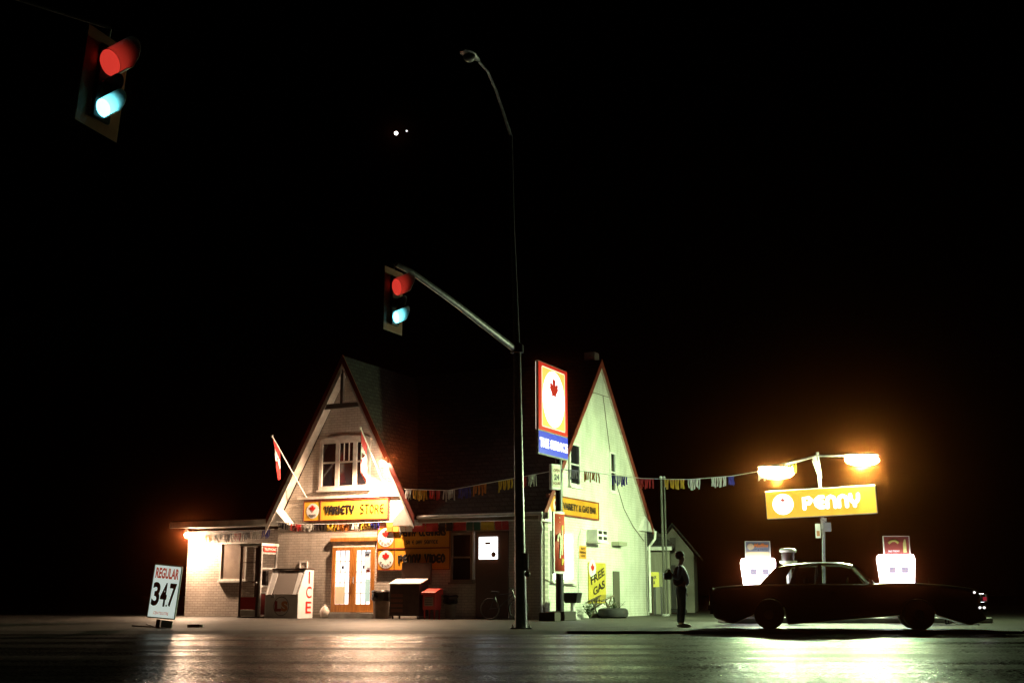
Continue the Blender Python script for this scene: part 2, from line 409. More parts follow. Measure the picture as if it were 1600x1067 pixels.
# front gable roof slopes (run back into the main roof)
ov = -.55
bback = bM-.1
slab([(gax,ov,gaz),(grx,ov,grz),(grx,2.2,grz),(gax,bback,gaz)], TH, 'gable_roof', shing)
slab([(gax-.001,ov,gaz),(gax-.001,bback,gaz),(glx,2.2,glz),(glx,ov,glz)], TH, 'gable_roof', shing)
# soffits under the rakes and red bargeboards
def rake(px_, q, y0, y1, dz0, dz1, nm, mat):
    (a0, z0), (a1, z1) = px_, q
    mb = MB(); mb.prism([(a0, z0+dz0), (a1, z1+dz0), (a1, z1+dz1), (a0, z0+dz1)], 'y', y0, y1); return mb.build(nm, mat, ST)
for (ea, ez) in ((grx, grz), (glx, glz)):
    rake((gax, gaz), (ea, ez), ov+.05, -.003, -TH*2.2, -TH-.004, 'soffit', cream)
    rake((gax, gaz), (ea, ez), ov-.05, ov-.002, -.30, .03, 'bargeboard', redtrim)
rake((gax, gaz), (glx, glz), ov-.07, ov-.052, -.60, -.30, 'gable_trim', cream)
rake((gax, gaz), (grx, grz), ov-.07, ov-.052, -.42, -.30, 'gable_trim', cream)
# collar beam and king post in the gable
ca0, cz0 = F(501, 637, ov); ca1, cz1 = F(568, 630, ov)
MB().box(ca0, ca1, ov-.05, ov+.05, cz0-.08, cz0+.10).build('collar_beam', greytrim, ST)
MB().box(gax-.05, gax+.05, ov-.048, ov+.04, cz0+.1, gaz-.5).build('king_post', greytrim, ST)
MB().box(gax+.05, gax+.075, ov-.045, ov+.04, cz0+.1, gaz-.6).build('post_trim', white, ST)
# side gable rakes and eave returns
def srake(b0, z0, b1, z1, x0, x1, d0, d1, nm, mat):
    x0, x1 = (.122, .16) if x0 > .3 else (.003, .115)
    return MB().prism([(b0, z0+d0), (b1, z1+d0), (b1, z1+d1), (b0, z0+d1)], 'x', x0, x1).build(nm, mat, ST)
srake(-.35, zE, bM, zR, .352, .40, -.26, .02, 'bargeboard', redtrim)
srake(DEP+.35, roofz(DEP+.35), bM, zR, .352, .40, -.26, .02, 'bargeboard', redtrim)
srake(-.33, zE, bM, zR, .003, .34, -TH-.05, -TH-.003, 'soffit', cream)
srake(DEP+.33, roofz(DEP+.33), bM, zR, .003, .34, -TH-.05, -TH-.003, 'soffit', cream)
eb, ez = S(1000, 822, .3)
MB().prism([(DEP-1.0, roofz(DEP+.3)-.22), (DEP+.5, roofz(DEP+.3)-.22), (DEP+.5, roofz(DEP+.3)-.12), (DEP-.55, roofz(DEP+.3)+.35)], 'x', .01, .15).build('eave_return', white, ST)
MB().prism([(-.55, zE-.30), (.5, zE-.30), (.1, zE+.22), (-.5, zE-.1)], 'x', .01, .14).build('eave_return', white, ST)
# front gable right foot: boxed return that shades the wall to its right
bx_ = F(616, 800, -.5)[0]; MB().prism([(bx_, grz-.30), (grx+.05, grz-.30), (grx+.05, grz-.20), (grx-.3, grz+.42), (bx_, grz-.12)], 'y', ov-.03, -.004).build('eave_return', white, ST)
MB().prism([(glx+.9, glz-.28), (glx-.02, glz-.28), (glx-.02, glz-.16), (glx+.3, glz+.3)], 'y', ov-.03, -.004).build('eave_return', white, ST)
# eave fascia + gutters
MB().box(grx+.06, .3, -.42, -.352, zE-.22, zE-.02).build('fascia', grime(nodes_mat('weathered eave', rough=.6), (.22,.17,.13), (.34,.27,.21), 3), ST)
MB().box(grx+.06, .0, -.345, -.004, zE-.24, zE-.20).build('soffit', cream, ST)
MB().tube([(grx+.06,-.48,zE-.06),(.14,-.48,zE-.06)], .06, 10).build('gutter', white, ST)
MB().tube([(.10,-.48,zE-.10),(.05,-.40,zE-.34),(-.02,-.16,zE-.5),(-.1,-.07,zE-.7),(-.1,-.07,.1)], .04, 8).build('downspout', white, ST)
MB().tube([(.22,DEP+.4,roofz(DEP+.3)-.2),(.20,DEP+.35,roofz(DEP+.3)-.5),(.06,DEP+.08,roofz(DEP+.3)-.8),(.06,DEP+.06,.1)], .05, 8).build('downspout', white, ST)
# plinth course at ground
MB().box(aL, F(519,960)[0], -.03, -.003, 0, .12).build('plinth', brick_f, ST)
MB().box(.003, .03, .3, DEP, 0, .14).build('plinth', brick_s, ST)
# chimney and roof vent at the ridge
MB().box(-.62, -.2, bM+.15, bM+.6, zR-.8, zR+.36).build('chimney', brick_mat('old brick', (.10,.06,.05), (.14,.08,.06), (.08,.07,.06), 0), ST, .01)

def window(x0, x1, z0, z1, y0, parent, fr=.07, mull=(), rails=(), mat=cream, pane=glassd, depth=.07, axis='y', sill=True, label=None, sgn=-1):
    """framed window on the front (axis y) or the side (axis x) face"""
    def BX(mb, a, b, c, d, e, f):
        if axis == 'y': mb.box(a, b, min(y0+sgn*c, y0+sgn*d), max(y0+sgn*c, y0+sgn*d), e, f)
        else: mb.box(min(y0-sgn*c, y0-sgn*d), max(y0-sgn*c, y0-sgn*d), a, b, e, f)
    wd = MB(); BX(wd, x0, x1, .004, .02, z0, z1)
    wo = wd.build('window', pane, parent)
    if label: wo['label'] = label
    fm = MB()
    for (a, b, e, f) in ((x0-fr, x0, z0-fr, z1+fr), (x1, x1+fr, z0-fr, z1+fr)): BX(fm, a, b, .002, depth, e, f)
    for (a, b, e, f) in ((x0, x1, z0-fr, z0), (x0, x1, z1, z1+fr)): BX(fm, a, b, .002, depth-.003, e, f)
    for (mx_, mw) in mull: BX(fm, mx_-mw/2, mx_+mw/2, .022, depth-.01, z0, z1)
    for (rz_, rw) in rails:  BX(fm, x0, x1, .022, depth-.02, rz_-rw/2, rz_+rw/2)
    fm.build('frame', mat, wo)
    if sill: sm = MB(); BX(sm, x0-fr-.05, x1+fr+.05, .002, depth+.06, z0-fr-.07, z0-fr-.003); sm.build('sill', mat, wo)
    return wo
# upstairs triple window in the front gable
(wx0, wz1), (wx1, wz0) = F(506, 694), F(574, 757)
wd_ = wx1-wx0
gwn = window(wx0, wx1, wz0, wz1, 0, ST, .12, mull=[(wx0+wd_*.34, .16), (wx0+wd_*.73, .16)], rails=[(wz0+(wz1-wz0)*.55, .05)])
for q in (.48, .59): MB().box(wx0+wd_*q-.012, wx0+wd_*q+.012, -.05, -.022, wz0+(wz1-wz0)*.58, wz1).build('glazing_bar', cream, gwn)
MB().prism([(wx0-.12, wz1+.125), (wx1+.12, wz1+.125), (wx1-.1, wz1+.21), ((wx0+wx1)/2, wz1+.26), (wx0+.1, wz1+.21)], 'y', -.075, -.003).build('window_head', cream, ST)
# string course over the shop sign
sa0, sz0 = F(470, 783); sa1, _ = F(606, 778)
MB().box(sa0-.1, sa1+.5, -.1, -.003, sz0+.05, sz0+.13).build('string_course', cream, ST)
# wing window (boarded)
(bx0, bz1), (bx1, bz0) = F(348, 850, .6), F(383, 904, .6)
window(bx0, bx1, bz0, bz1, .6, ST, .05, pane=grime(nodes_mat('boarding', rough=.8), (.20,.15,.12), (.28,.22,.17), 3), mat=white, depth=.05)
# front door pair
(dx0, dz1), (dx1, _) = F(522, 846), F(587, 846)
dz0 = .2
int_m = nodes_mat('lit shop interior', (.5,.5,.5), .6, em=(1.0,.97,.93), es=1.6)
# shop interior light is put into the glowing door panes, no room behind
dw = MB(); dmid = (dx0+dx1)/2
MB().box(dx0-.1, dx1+.06, -.09, -.003, dz1+.0, dz1+.12).build('door_lintel', woodor, ST)
MB().box(dx0, dx1, -.05, -.003, dz1-.20, dz1-.003).build('transom_panel', white, ST)
MB().box(dx0-.08, dx1+.1, -.25, -.031, 0, dz0-.02).build('door_step', concrete, ST, .01)
for k, (a, b) in enumerate(((dx0, dmid-.005), (dmid+.005, dx1))):
    zt = dz1-.21
    dr = MB()
    dr.box(a, a+.13, -.09, -.02, dz0, zt); dr.box(b-.13, b, -.09, -.02, dz0, zt)
    dr.box(a+.13, b-.13, -.088, -.02, zt-.1, zt); dr.box(a+.13, b-.13, -.088, -.02, dz0, dz0+.26)
    do = dr.build('door', woodor, ST)
    MB().box(a+.13, b-.13, -.035, -.02, dz0+.26, zt-.1).build('pane', int_m, do)
    mu = MB()
    for q in (1, 2): xx = a+.13+(b-a-.26)*q/3; mu.box(xx-.012, xx+.012, -.052, -.036, dz0+.26, zt-.1)
    for q in range(1, 5): zz = dz0+.26+(zt-.36-dz0)*q/5; mu.box(a+.13, b-.13, -.050, -.037, zz-.012, zz+.012)
    mu.build('glazing_bars', nodes_mat('pale bars', (.55,.50,.45), .5), do)
    hx = b-.07 if k == 0 else a+.07
    MB().tube([(hx,-.09,dz0+.95),(hx,-.15,dz0+.97),(hx,-.15,dz0+1.15),(hx,-.09,dz0+1.17)], .015, 8).build('handle', chrome, do)
    mb = MB()
    if k == 0: mb.box(a+.15, a+.52, -.06, -.053, dz0+.27, dz0+.85)
    else: mb.box(b-.40, b-.15, -.06, -.053, zt-.75, zt-.15)
    mb.build('notice', nodes_mat('paper notice', (.75,.60,.32) if k == 0 else (.75,.75,.7), .7, em=(1,.8,.5) if k == 0 else (1,1,1), es=.35), do)
    MB().box((a+b)/2-.04, (a+b)/2+.05, -.06, -.053, zt-.72, zt-.62).build('sticker', signblk, do)
    if k: MB().box(b-.36, b-.2, -.07, -.061, zt-.28, zt-.22).build('sticker', signblk, do)
    if k:
        MB().box(b-.30, b-.17, -.06, -.053, dz0+1.32, dz0+1.48).build('sticker', redtrim, do)
        MB().box(b-.34, b-.16, -.06, -.053, dz0+.35, dz0+1.1).build('notice', nodes_mat('teal poster', (.3,.45,.40), .6, em=(.6,.85,.75), es=.6), do)
# dark door and window to the right
(wx0, wz1), (wx1, wz0) = F(709, 836), F(736, 905)
window(wx0, wx1, wz0, wz1, 0, ST, .08, rails=[((wz0+wz1)/2, .05)], mat=nodes_mat('brown frame', (.18,.13,.10), .6))
(q0, qz1), (q1, qz0) = F(745, 828), F(795, 960)
ddr = MB().box(q0, q1, -.06, -.003, .05, qz1-.06).build('door', nodes_mat('brown door', (.08,.05,.035), .6), ST)
(lx0, lz1), (lx1, lz0) = F(750, 839), F(779, 873)
MB().box(lx0, lx1, -.075, -.061, lz0, lz1).build('pane', glow('lit door pane', (.93,1.0,1.0), 3.2), ddr)
lx, lz = F(764, 849); MB().box(lx-.1, lx+.1, -.085, -.076, lz-.03, lz+.05).build('sticker', signblk, ddr)
lx, lz = F(773, 866); MB().ball((lx, -.09, lz), .09, 10, 6, (1,.3,1)).build('potted_leaf', signblk, ddr)
lx = F(741.5, 860)[0]; MB().box(lx-.03, lx+.03, -.1, -.003, F(741,905)[1], F(741,830)[1]).build('door_post', white, ST)
# side wall openings
(b0, z1), (b1, z0) = S(889, 694), S(903, 757)
window(b0, b1, z0, z1, 0, ST, .09, rails=[((z0+z1)/2, .05)], mat=white, axis='x')
(b0, z1), (b1, z0) = S(952, 708), S(960, 767)
window(b0, b1, z0, z1, 0, ST, .06, rails=[((z0+z1)/2, .05)], mat=white, axis='x')
(b0, z1), (b1, z0) = S(861, 832), S(893, 905)
window(b0, b1, z0, z1, 0, ST, .07, mat=white, axis='x', pane=glow('bright shop window', (.82,.88,1.0), 4.0), label='brightly lit side window')
(b0, z1), (b1, z0) = S(957, 892), S(967, 945)
MB().box(.004, .05, b0, b1, .1, z1).build('shutter', nodes_mat('dark shutter', (.10,.095,.07), .6), ST)
(b0, z1), (b1, z0) = S(955, 846), S(968, 853)
MB().box(.004, .3, b0, b1, z0, z1).build('door_hood', nodes_mat('hood', (.30,.30,.22), .6), ST)
(b0, z1), (b1, z0) = S(941, 836), S(945, 848)
MB().box(.004, .04, b0, b1, z1-.2, z1).build('vent', signblk, ST)
# wires stapled down the side wall
def S3(px, py, o=.03): b, z = S(px, py); return (o, b, z)
wire_m = nodes_mat('old cable', (.10,.08,.05), .7)
MB().tube([S3(941,618), S3(945,650), S3(950,690), S3(956,735), S3(965,765), S3(974,795), S3(988,822), S3(1005,845)], .012, 6).build('cable', wire_m, ST)
MB().tube([S3(918,612), S3(928,614), S3(941,618), S3(957,623)], .012, 6).build('cable', wire_m, ST)
MB().tube([S3(903,940), S3(903,840), S3(908,825), S3(916,829)], .014, 6).build('conduit', white, ST)
MB().tube([S3(851,905), S3(870,913), S3(900,916)], .012, 6).build('conduit', wire_m, ST)

# ---------------------------------------------------------------- air conditioner
(b0, z1), (b1, z0) = S(916, 827), S(932, 847)
AC = thing('air_conditioner', 'white box air conditioner mounted on the green lit side wall', 'air conditioner', W(.0, b0, z0), ANG)
MB().box(.004, .42, 0, b1-b0, 0, z1-z0).build('case', white, AC, .015)
mb = MB()
for k in range(2):
    for q in range(2): MB().box(.422, .43, .08+k*(b1-b0)*.5, (b1-b0)*(.42+.5*k), .06+q*(z1-z0)*.48, (z1-z0)*(.42+.48*q)).build('grille', signblk, AC)
pass
MB().box(.0, .46, -.05, b1-b0+.05, -.06, -.003).build('shelf', white, AC)

# ---------------------------------------------------------------- store signs
(a0, z1), (a1, z0) = F(476, 784, -.12), F(605, 809, -.12)
ax = thing('store_sign', 'long yellow VARIETY STORE sign above the double doors', 'sign', W(a0, -.12, z0), ANG)
Ws, Hs = a1-a0, z1-z0
MB().box(0, Ws, 0, .10, 0, Hs).build('panel', grime(nodes_mat('yellow translucent sign', rough=.35, em=(1,.5,.05), es=.12), (.75,.42,.04), (.80,.46,.05), 2, bump=0), ax)
mb = MB()
for q in ((-.03,.0,0,Hs),(Ws,Ws+.03,0,Hs),(Ws*.20,Ws*.20+.02,0,Hs)): mb.box(q[0],q[1],-.02,.1,q[2],q[3])
mb.box(-.03,Ws+.03,-.018,.1,-.03,-.001); mb.box(-.03,Ws+.03,-.018,.1,Hs+.001,Hs+.03); mb.build('frame', redtrim, ax)
disc(Ws*.105, Hs*.5, Hs*.40, Hs*.40, -.003, .006, signwht, ax)
leaf(Ws*.105, Hs*.6, Hs*.22, -.012, signred, ax)
lettering('PENNY', Ws*.06, Ws*.15, Hs*.17, Hs*.32, -.012, signblk, ax, bold=.03)
strokes('VARIETY', Ws*.25, Ws*.61, Hs*.27, Hs*.76, -.012, .035, signblk, ax)
strokes('STORE', Ws*.68, Ws*.96, Hs*.27, Hs*.76, -.012, .02, nodes_mat('brown lettering', (.03,.008,.004), .6, spec=.1), ax)

def board(pxs, label, words):
    (a0, z1), (a1, z0) = F(pxs[0], pxs[1], -.06), F(pxs[2], pxs[3], -.06)
    t = thing('wall_sign', label, 'sign', W(a0, -.06, z0), ANG, 'yellow signs beside the double doors')
    w_, h_ = a1-a0, z1-z0
    MB().box(0, w_, 0, .05, 0, h_).build('panel', signyel, t)
    mb = MB()
    for q in ((0,.02),(w_-.02,w_),(w_*.235,w_*.235+.02)): mb.box(q[0],q[1],-.015,-.002,0,h_)
    mb.box(.02,w_-.02,-.013,-.002,0,.03); mb.box(.02,w_-.02,-.013,-.002,h_-.03,h_); mb.build('frame', redtrim, t)
    disc(w_*.12, h_*.5, h_*.41, h_*.41, -.003, .006, signwht, t)
    leaf(w_*.12, h_*.63, h_*.22, -.012, signred, t)
    for i, ch in enumerate('PENNY'):
        a = R(-150+30*i); r_ = h_*.30; cx, cz = w_*.12+r_*math.cos(a), h_*.5+r_*math.sin(a)
        lettering(ch, cx-h_*.055, cx+h_*.055, cz-h_*.06, cz+h_*.06, -.012, signblk, t, bold=.04)
    for (s, x0, x1, zz0, zz1, r_) in words: strokes(s, w_*x0, w_*x1, h_*zz0, h_*zz1, -.012, r_, signblk, t)
    return t
board((590, 822, 703, 855.5), 'upper yellow board reading PENNY CLEANERS beside the doors', [('PENNY CLEANERS', .31, .95, .52, .86, .03), ('SAME DAY SERVICE', .40, .84, .18, .36, .014)])
board((590, 857, 703, 890), 'lower yellow board reading PENNY VIDEO beside the doors', [('PENNY VIDEO', .29, .94, .30, .74, .04)])
lwm = brick_mat('light stone patch', (.62,.60,.55), (.7,.68,.62), (.4,.36,.3), 0)

(b0, z1), (b1, z0) = S(858, 776, .1), S(935, 811, .1)
gt = thing('wall_sign', 'yellow VARIETY & GAS BAR sign on the green lit gable wall', 'sign', W(.1, b0, z0), ANG+R(90))
w_, h_ = b1-b0, S(935, 787, .1)[1]-z0
MB().box(0, w_, .0, .09, 0, h_).build('panel', signyel, gt)
mb = MB()
for q in ((-.05,.0),(w_,w_+.05)): mb.box(q[0],q[1],-.02,.09,0,h_)
mb.box(-.05,w_+.05,-.018,.09,-.05,-.001); mb.box(-.05,w_+.05,-.018,.09,h_+.001,h_+.05); mb.build('frame', redtrim, gt)
disc(w_*.12, h_*.5, h_*.36, h_*.36, -.003, .006, signwht, gt); leaf(w_*.12, h_*.55, h_*.26, -.012, signred, gt)
lettering('VARIETY & GAS BAR', w_*.26, w_*.95, h_*.28, h_*.72, -.012, signblk, gt, bold=.025)

(b0, z1), (b1, z0) = S(904, 852), S(915, 873)
t = thing('notice_sign', 'small orange notice between the air conditioner and the lit window', 'sign', W(.03, b0, z0), ANG+R(90))
w_, h_ = b1-b0, z1-z0
MB().box(0, w_, 0, .025, 0, h_).build('panel', nodes_mat('orange notice', (.72,.33,.05), .5), t)
lettering('NO', w_*.2, w_*.8, h_*.66, h_*.88, -.003, signblk, t, bold=.03)
lettering('PARKING', w_*.08, w_*.92, h_*.40, h_*.58, -.003, signblk, t, bold=.03)
lettering('HERE', w_*.2, w_*.8, h_*.14, h_*.30, -.003, signblk, t, bold=.02)

(b0, z1), (b1, z0) = S(918, 878), S(946, 942)
t = thing('poster', 'tall yellow FREE GAS poster on the green lit wall', 'poster', W(.03, b0, z0), ANG+R(90))
w_, h_ = b1-b0, z1-z0
MB().box(0, w_, 0, .02, 0, h_).build('sheet', grime(nodes_mat('yellow poster', rough=.6), (.44,.34,.04), (.52,.40,.05), 3, bump=0), t)
disc(w_*.22, h_*.85, w_*.2, w_*.2, -.003, .004, signwht, t)
leaf(w_*.22, h_*.85, w_*.12, -.009, signred, t)
Rz = Matrix.Translation((w_*.5, 0, h_*.5)) @ Matrix.Rotation(R(-16), 4, 'Y') @ Matrix.Translation((-w_*.5, 0, -h_*.5))
lettering('FREE', w_*.14, w_*.96, h_*.56, h_*.76, -.003, signblk, t, bold=.03, M=Rz)
lettering('GAS', w_*.2, w_*.9, h_*.26, h_*.46, -.003, signblk, t, bold=.03, M=Rz)
lettering('SEE INSIDE', w_*.1, w_*.9, h_*.05, h_*.10, -.003, signblk, t, bold=.01)

# ---------------------------------------------------------------- wall flood lamps
lampwhite = glow('lamp lens', (1.0,.78,.55), 330)
def flood(name, label, pos, aim, power, lens_r, spread, cat='lamp'):
    t = thing(name, label, cat, pos)
    d = (Vector(aim)-Vector(pos)).normalized()
    q = d.to_track_quat('Z', 'Y')
    mb = MB().lathe([(.03,-.2),(.05,-.17),(.06,-.1),(lens_r,-.02),(lens_r,.0)], 20)
    o = mb.build('housing', white, t); o.rotation_mode = 'QUATERNION'; o.rotation_quaternion = q
    o = MB().ball((0,0,.05), lens_r*.95, 16, 8, (1,1,.85)).build('bulb', lampwhite, t); o.rotation_mode = 'QUATERNION'; o.rotation_quaternion = q
    back = Vector((0,0,0))-d*.2
    n_ = U*0+V
    MB().tube([back, back+Vector(V)*.16+Vector((0,0,.05)), back+Vector(V)*.3+Vector((0,0,.05))], .015, 8).build('bracket', galv, t)
    l = light('flood_light', 'SPOT', d*.21, power, WARM, t, lens_r*.5, spread, .6); l.rotation_euler = d.to_track_quat('-Z', 'Y').to_euler()
    return t
ga, gz_ = F(600, 722, -.64); gp = W(ga, -.64, gz_)
flood('flood_lamp', 'glaring flood lamp on the right rake of the front gable', gp, gp+Vector((-1.4,-.5,-2.2)), 3900, .13, 168)
wa, wz_ = F(293, 834, .22); wp = W(wa, .22, wz_)
flood('flood_lamp', 'glaring flood lamp under the low roof at far left corner', wp, wp+Vector((.42,-.30,-1)), 1350, .13, 145)

# ---------------------------------------------------------------- flags
def flag(tip, base, label, foldx, gl):
    tip = Vector(tip); base = Vector(base); t = thing('flag', label, 'flag', base, 0, 'flags on the front gable')
    tp = tip-base
    MB().tube([(0,0,0), tp], .022, 8).build('pole', white, t); MB().ball(tp, .045, 10, 6).build('finial', signwht, t)
    # cloth hangs from the upper part of the pole in deep folds; the bands run down the cloth
    d = tp.normalized(); n = 30; rows = 9; H = gl
    cols = {'r': MB(), 'w': MB(), 'r2': MB()}
    def P(i, j):
        s = i/n; hang = j/rows
        p0 = tp-d*(.06+s*.62)
        sway = .07*math.sin(s*22+1.3*hang)*(.3+hang)
        return p0+Vector((foldx*hang*.25*(1-s)+sway*.4, sway, -H*hang*(1-.12*s)-.0))
    def cell(mb, i, j): mb.quad(P(i,j), P(i+1,j), P(i+1,j+1), P(i,j+1)); mb.sm[-1] = True
    for i in range(n):
        for j in range(rows):
            k = 'r' if j < 3 else ('w' if j < 6 else 'r2'); cell(cols[k], i, j)
    clr = nodes_mat('red flag cloth', (.42,.02,.02), .8); clw = nodes_mat('white flag cloth', (.72,.70,.68), .8)
    a = cols['r'].build('cloth', clr, t); b = cols['w'].build('cloth', clw, t); c = cols['r2'].build('cloth', clr, t)
    for o in (a, b, c):
        so = o.modifiers.new('thick', 'SOLIDIFY'); so.thickness = .006
    lf = MB(); ctr = P(n//2, 4)+Vector((0,-.09,-H*.06))
    h = LEAF; poly = [(x, z) for x, z in h]+[(-x, z) for x, z in reversed(h) if x > 0]
    lf.prism([(ctr.x+x*.09, ctr.z+z*.14) for x, z in poly], 'y', ctr.y-.004, ctr.y+.002).build('maple_leaf', clr, t)
a, z = F(480, 778); b_ = W(a, -.02, z); flag(at(425, 681, b_.y-2.0), b_, 'left flag, red and white, hanging over the sloping gable edge', .9, 1.15)
a, z = F(598, 752); b_ = W(a, -.02, z); flag(at(563, 668, b_.y-1.6), b_, 'right flag, red and white, hanging in front of the gable window', .15, 1.45)

# ---------------------------------------------------------------- pennant strings
PC = {k: nodes_mat(k+' plastic fringe', v, .5) for k, v in dict(red=(.45,.03,.03), yellow=(.65,.42,.04), blue=(.03,.04,.35), silver=(.65,.66,.62), green=(.02,.12,.08), black=(.015,.015,.02), orange=(.6,.2,.03)).items()}
def pennants(label, pts, plist, drop, fr=7, solid=False):
    """pts: world polyline; plist: (px start, px end, colour) as fractions 0..1 of the string"""
    pts = [Vector(p) for p in pts]; o0 = pts[0]; t = thing('pennant_string', label, 'bunting', o0, 0, 'strings of fringed pennants')
    sm = []
    for i in range(len(pts)-1):
        for k in range(6):
            sm.append(pts[i].lerp(pts[i+1], k/6)-o0)
    sm.append(pts[-1]-o0)
    MB().tube(sm, .011, 6).build('cord', signwht, t)
    lens = [0]
    for i in range(1, len(sm)): lens.append(lens[-1]+(sm[i]-sm[i-1]).length)
    def on(f):
        d = f*lens[-1]
        for i in range(1, len(sm)):
            if lens[i] >= d: return sm[i-1].lerp(sm[i], (d-lens[i-1])/(lens[i]-lens[i-1]))
        return sm[-1]
    for (f0, f1, c) in plist:
        mb = MB(); nn = fr if not solid else 2
        for k in range(nn):
            g0 = f0+(f1-f0)*k/nn; g1 = g0+(f1-f0)/nn*(.72 if not solid else 1.0)
            A, B = on(g0), on(g1); dd = drop*random.uniform(.75, 1.05) if not solid else drop
            dr = Vector((random.uniform(-.03,.03), random.uniform(-.05,.05), -dd)); md = dr*.5+Vector((random.uniform(-.02,.02), random.uniform(-.04,.04), 0))
            mb.quad(A, B, B+md, A+md); mb.quad(A+md, B+md, B+dr, A+dr)
        ob = mb.build('pennant', PC[c], t); so = ob.modifiers.new('thick', 'SOLIDIFY'); so.thickness = .004
    return t
def seq(n, cols, gap=.25, f0=.02, f1=.98):
    out = []; s = (f1-f0)/n
    for k in range(n):
        out.append((f0+k*s, f0+(k+1-gap)*s, cols[k % len(cols)]))
    return out
POSTP = gnd(875, 969)
g1 = W(*[F(632, 764, -.6)[0], -.6, F(632, 764, -.6)[1]])
s1 = at(876, 733, POSTP.y)
pennants('pennant string over the dark main roof from gable to tall sign', [g1, at(700, 766, (g1.y*2+s1.y)/3), at(770, 753, (g1.y+2*s1.y)/3), at(835, 741, s1.y+.3), s1],
  [(.01,.05,'silver'),(.06,.16,'yellow'),(.17,.25,'red'),(.27,.35,'silver'),(.37,.45,'blue'),(.47,.56,'orange'),(.63,.72,'yellow'),(.74,.80,'red'),(.81,.86,'silver')], .36)
gp2 = at(1276, 713, 38.4)
def mixD(px): f = (px-876)/(1276-876); return POSTP.y*(1-f)+38.4*f
pennants('longest pennant string, tall sign to the pump island lamp pole', [s1]+[at(x, y, mixD(x)) for x, y in ((915,736),(942,740),(1002,747),(1043,748.5),(1080,748.6),(1143,743.5),(1181,737),(1230,727))]+[gp2],
  [(.03,.07,'silver'),(.09,.15,'orange'),(.2,.26,'blue'),(.3,.36,'red'),(.40,.48,'yellow'),(.49,.54,'silver'),(.58,.64,'silver'),(.645,.67,'blue'),(.76,.83,'silver'),(.84,.92,'yellow')], .33, 8)
def wf(px, py, b): a, z = F(px, py, b); return W(a, b, z)
pennants('pennant string under the low wing roof, left', [wf(318, 836, .2), wf(360, 833, 0), wf(395, 830, -.3), wf(428, 826, -.5)], seq(7, ['yellow','silver','black','red','black','silver','blue'], .2), .3)
pennants('pennant string crossing below the VARIETY STORE sign', [wf(432, 815, -.7), wf(475, 819, -.5), wf(540, 818, -.4), wf(600, 815, -.6)], seq(9, ['black','red','silver','black','yellow','orange','silver','yellow','blue'], .12), .25)
pennants('band of square pennants under the dark main eave', [wf(600, 815, -.12), wf(650, 815, -.12), wf(720, 813, -.12), wf(800, 811, -.12)], seq(9, ['orange','silver','red','red','black','red','green','yellow','red'], .08), .33, solid=True)

# ================================================================= TALL SIGN
TS = thing('pylon_sign', 'tall lit red and blue maple leaf sign on a black post', 'sign', POSTP, ANG+R(90))
# local x runs away from the camera (V), local -y faces right (U)
pn = U
def TL_(px, py, off=0.0):
    q = plane_hit(px, py, POSTP+U*off, U)-POSTP; return q.dot(V), q.z
xa, zt = TL_(834, 562); xb, zb = TL_(881, 720)
zt2 = TL_(880, 581)[1]; zm = TL_(881, 685)[1]
zt = (zt+zt2)/2; print('pylon', xa, xb, zt, zb, zm, POSTP)
MB().tube([(0,0,0),(0,0,zb+.1)], [.13,.11], 12).build('post', black, TS)
MB().box(-.45, .45, -.35, .35, 0, .28).build('base', nodes_mat('dark planter timber', (.03,.025,.02), .7), TS, .02)
MB().box(xa, xb, -.14, -.06, zb, zt).build('cabinet', nodes_mat('cabinet metal', (.25,.25,.22), .5), TS, .02)
bz = zb+.05
MB().box(xa+.03, xb-.03, -.059, -.045, zm+.03, zt-.04).build('added_rear_panel', glow('added rear glow', (1,.75,.6), 1.6), TS)  # unseen glowing back face, added to brighten the roof
pr = MB(); pr.box(xa+.03, xb-.03, -.155, -.141, zm+.03, zt-.04); pr.build('red_panel', nodes_mat('lit red acrylic', (.4,.02,.01), .4, em=(1,.03,.015), es=.45), TS)
MB().box(xa+.03, xb-.03, -.155, -.141, zb+.04, zm-.01).build('blue_panel', nodes_mat('lit blue acrylic', (.02,.03,.3), .4, em=(.035,.06,.85), es=.62), TS)
xc, zc = (xa+xb)/2, (zm+zt)/2; sw, sh = (xb-xa)*.38, (zt-zm)*.42
MB().box(xc-sw, xc+sw, -.16, -.156, zc-sh, zc+sh).build('yellow_panel', nodes_mat('lit yellow acrylic', (.5,.4,.05), .4, em=(1,.70,.16), es=.8), TS)
rimm = MB()
for q in ((xc-sw-.03, xc-sw, zc-sh, zc+sh), (xc+sw, xc+sw+.03, zc-sh, zc+sh), (xc-sw, xc+sw, zc-sh-.03, zc-sh), (xc-sw, xc+sw, zc+sh, zc+sh+.03)): rimm.box(q[0], q[1], -.162, -.156, q[2], q[3])
rimm.build('panel_rim', glow('lit white edge', (1,.85,.5), 1.6), TS)
disc(xc, zc, sw*.97, sh*.97, -.161, .006, glow('lit white acrylic', (1,.96,.95), 3.0), TS, 'lit_oval')
leaf(xc, zc+sh*.3, sw*.55, -.17, nodes_mat('lit red leaf', (.4,.02,.01), .4, em=(1,.02,.015), es=.32), TS, thin=.8)
for wd2, f0, f1 in (('THE', .03, .33), ('SERVICE', .38, .97)):
    lettering(wd2, xa+(xb-xa)*f0, xa+(xb-xa)*f1, bz+(zm-zb)*.24, bz+(zm-zb)*.64, -.158, glow('lit white lettering', (.9,.93,1), 3.0), TS, bold=.06)
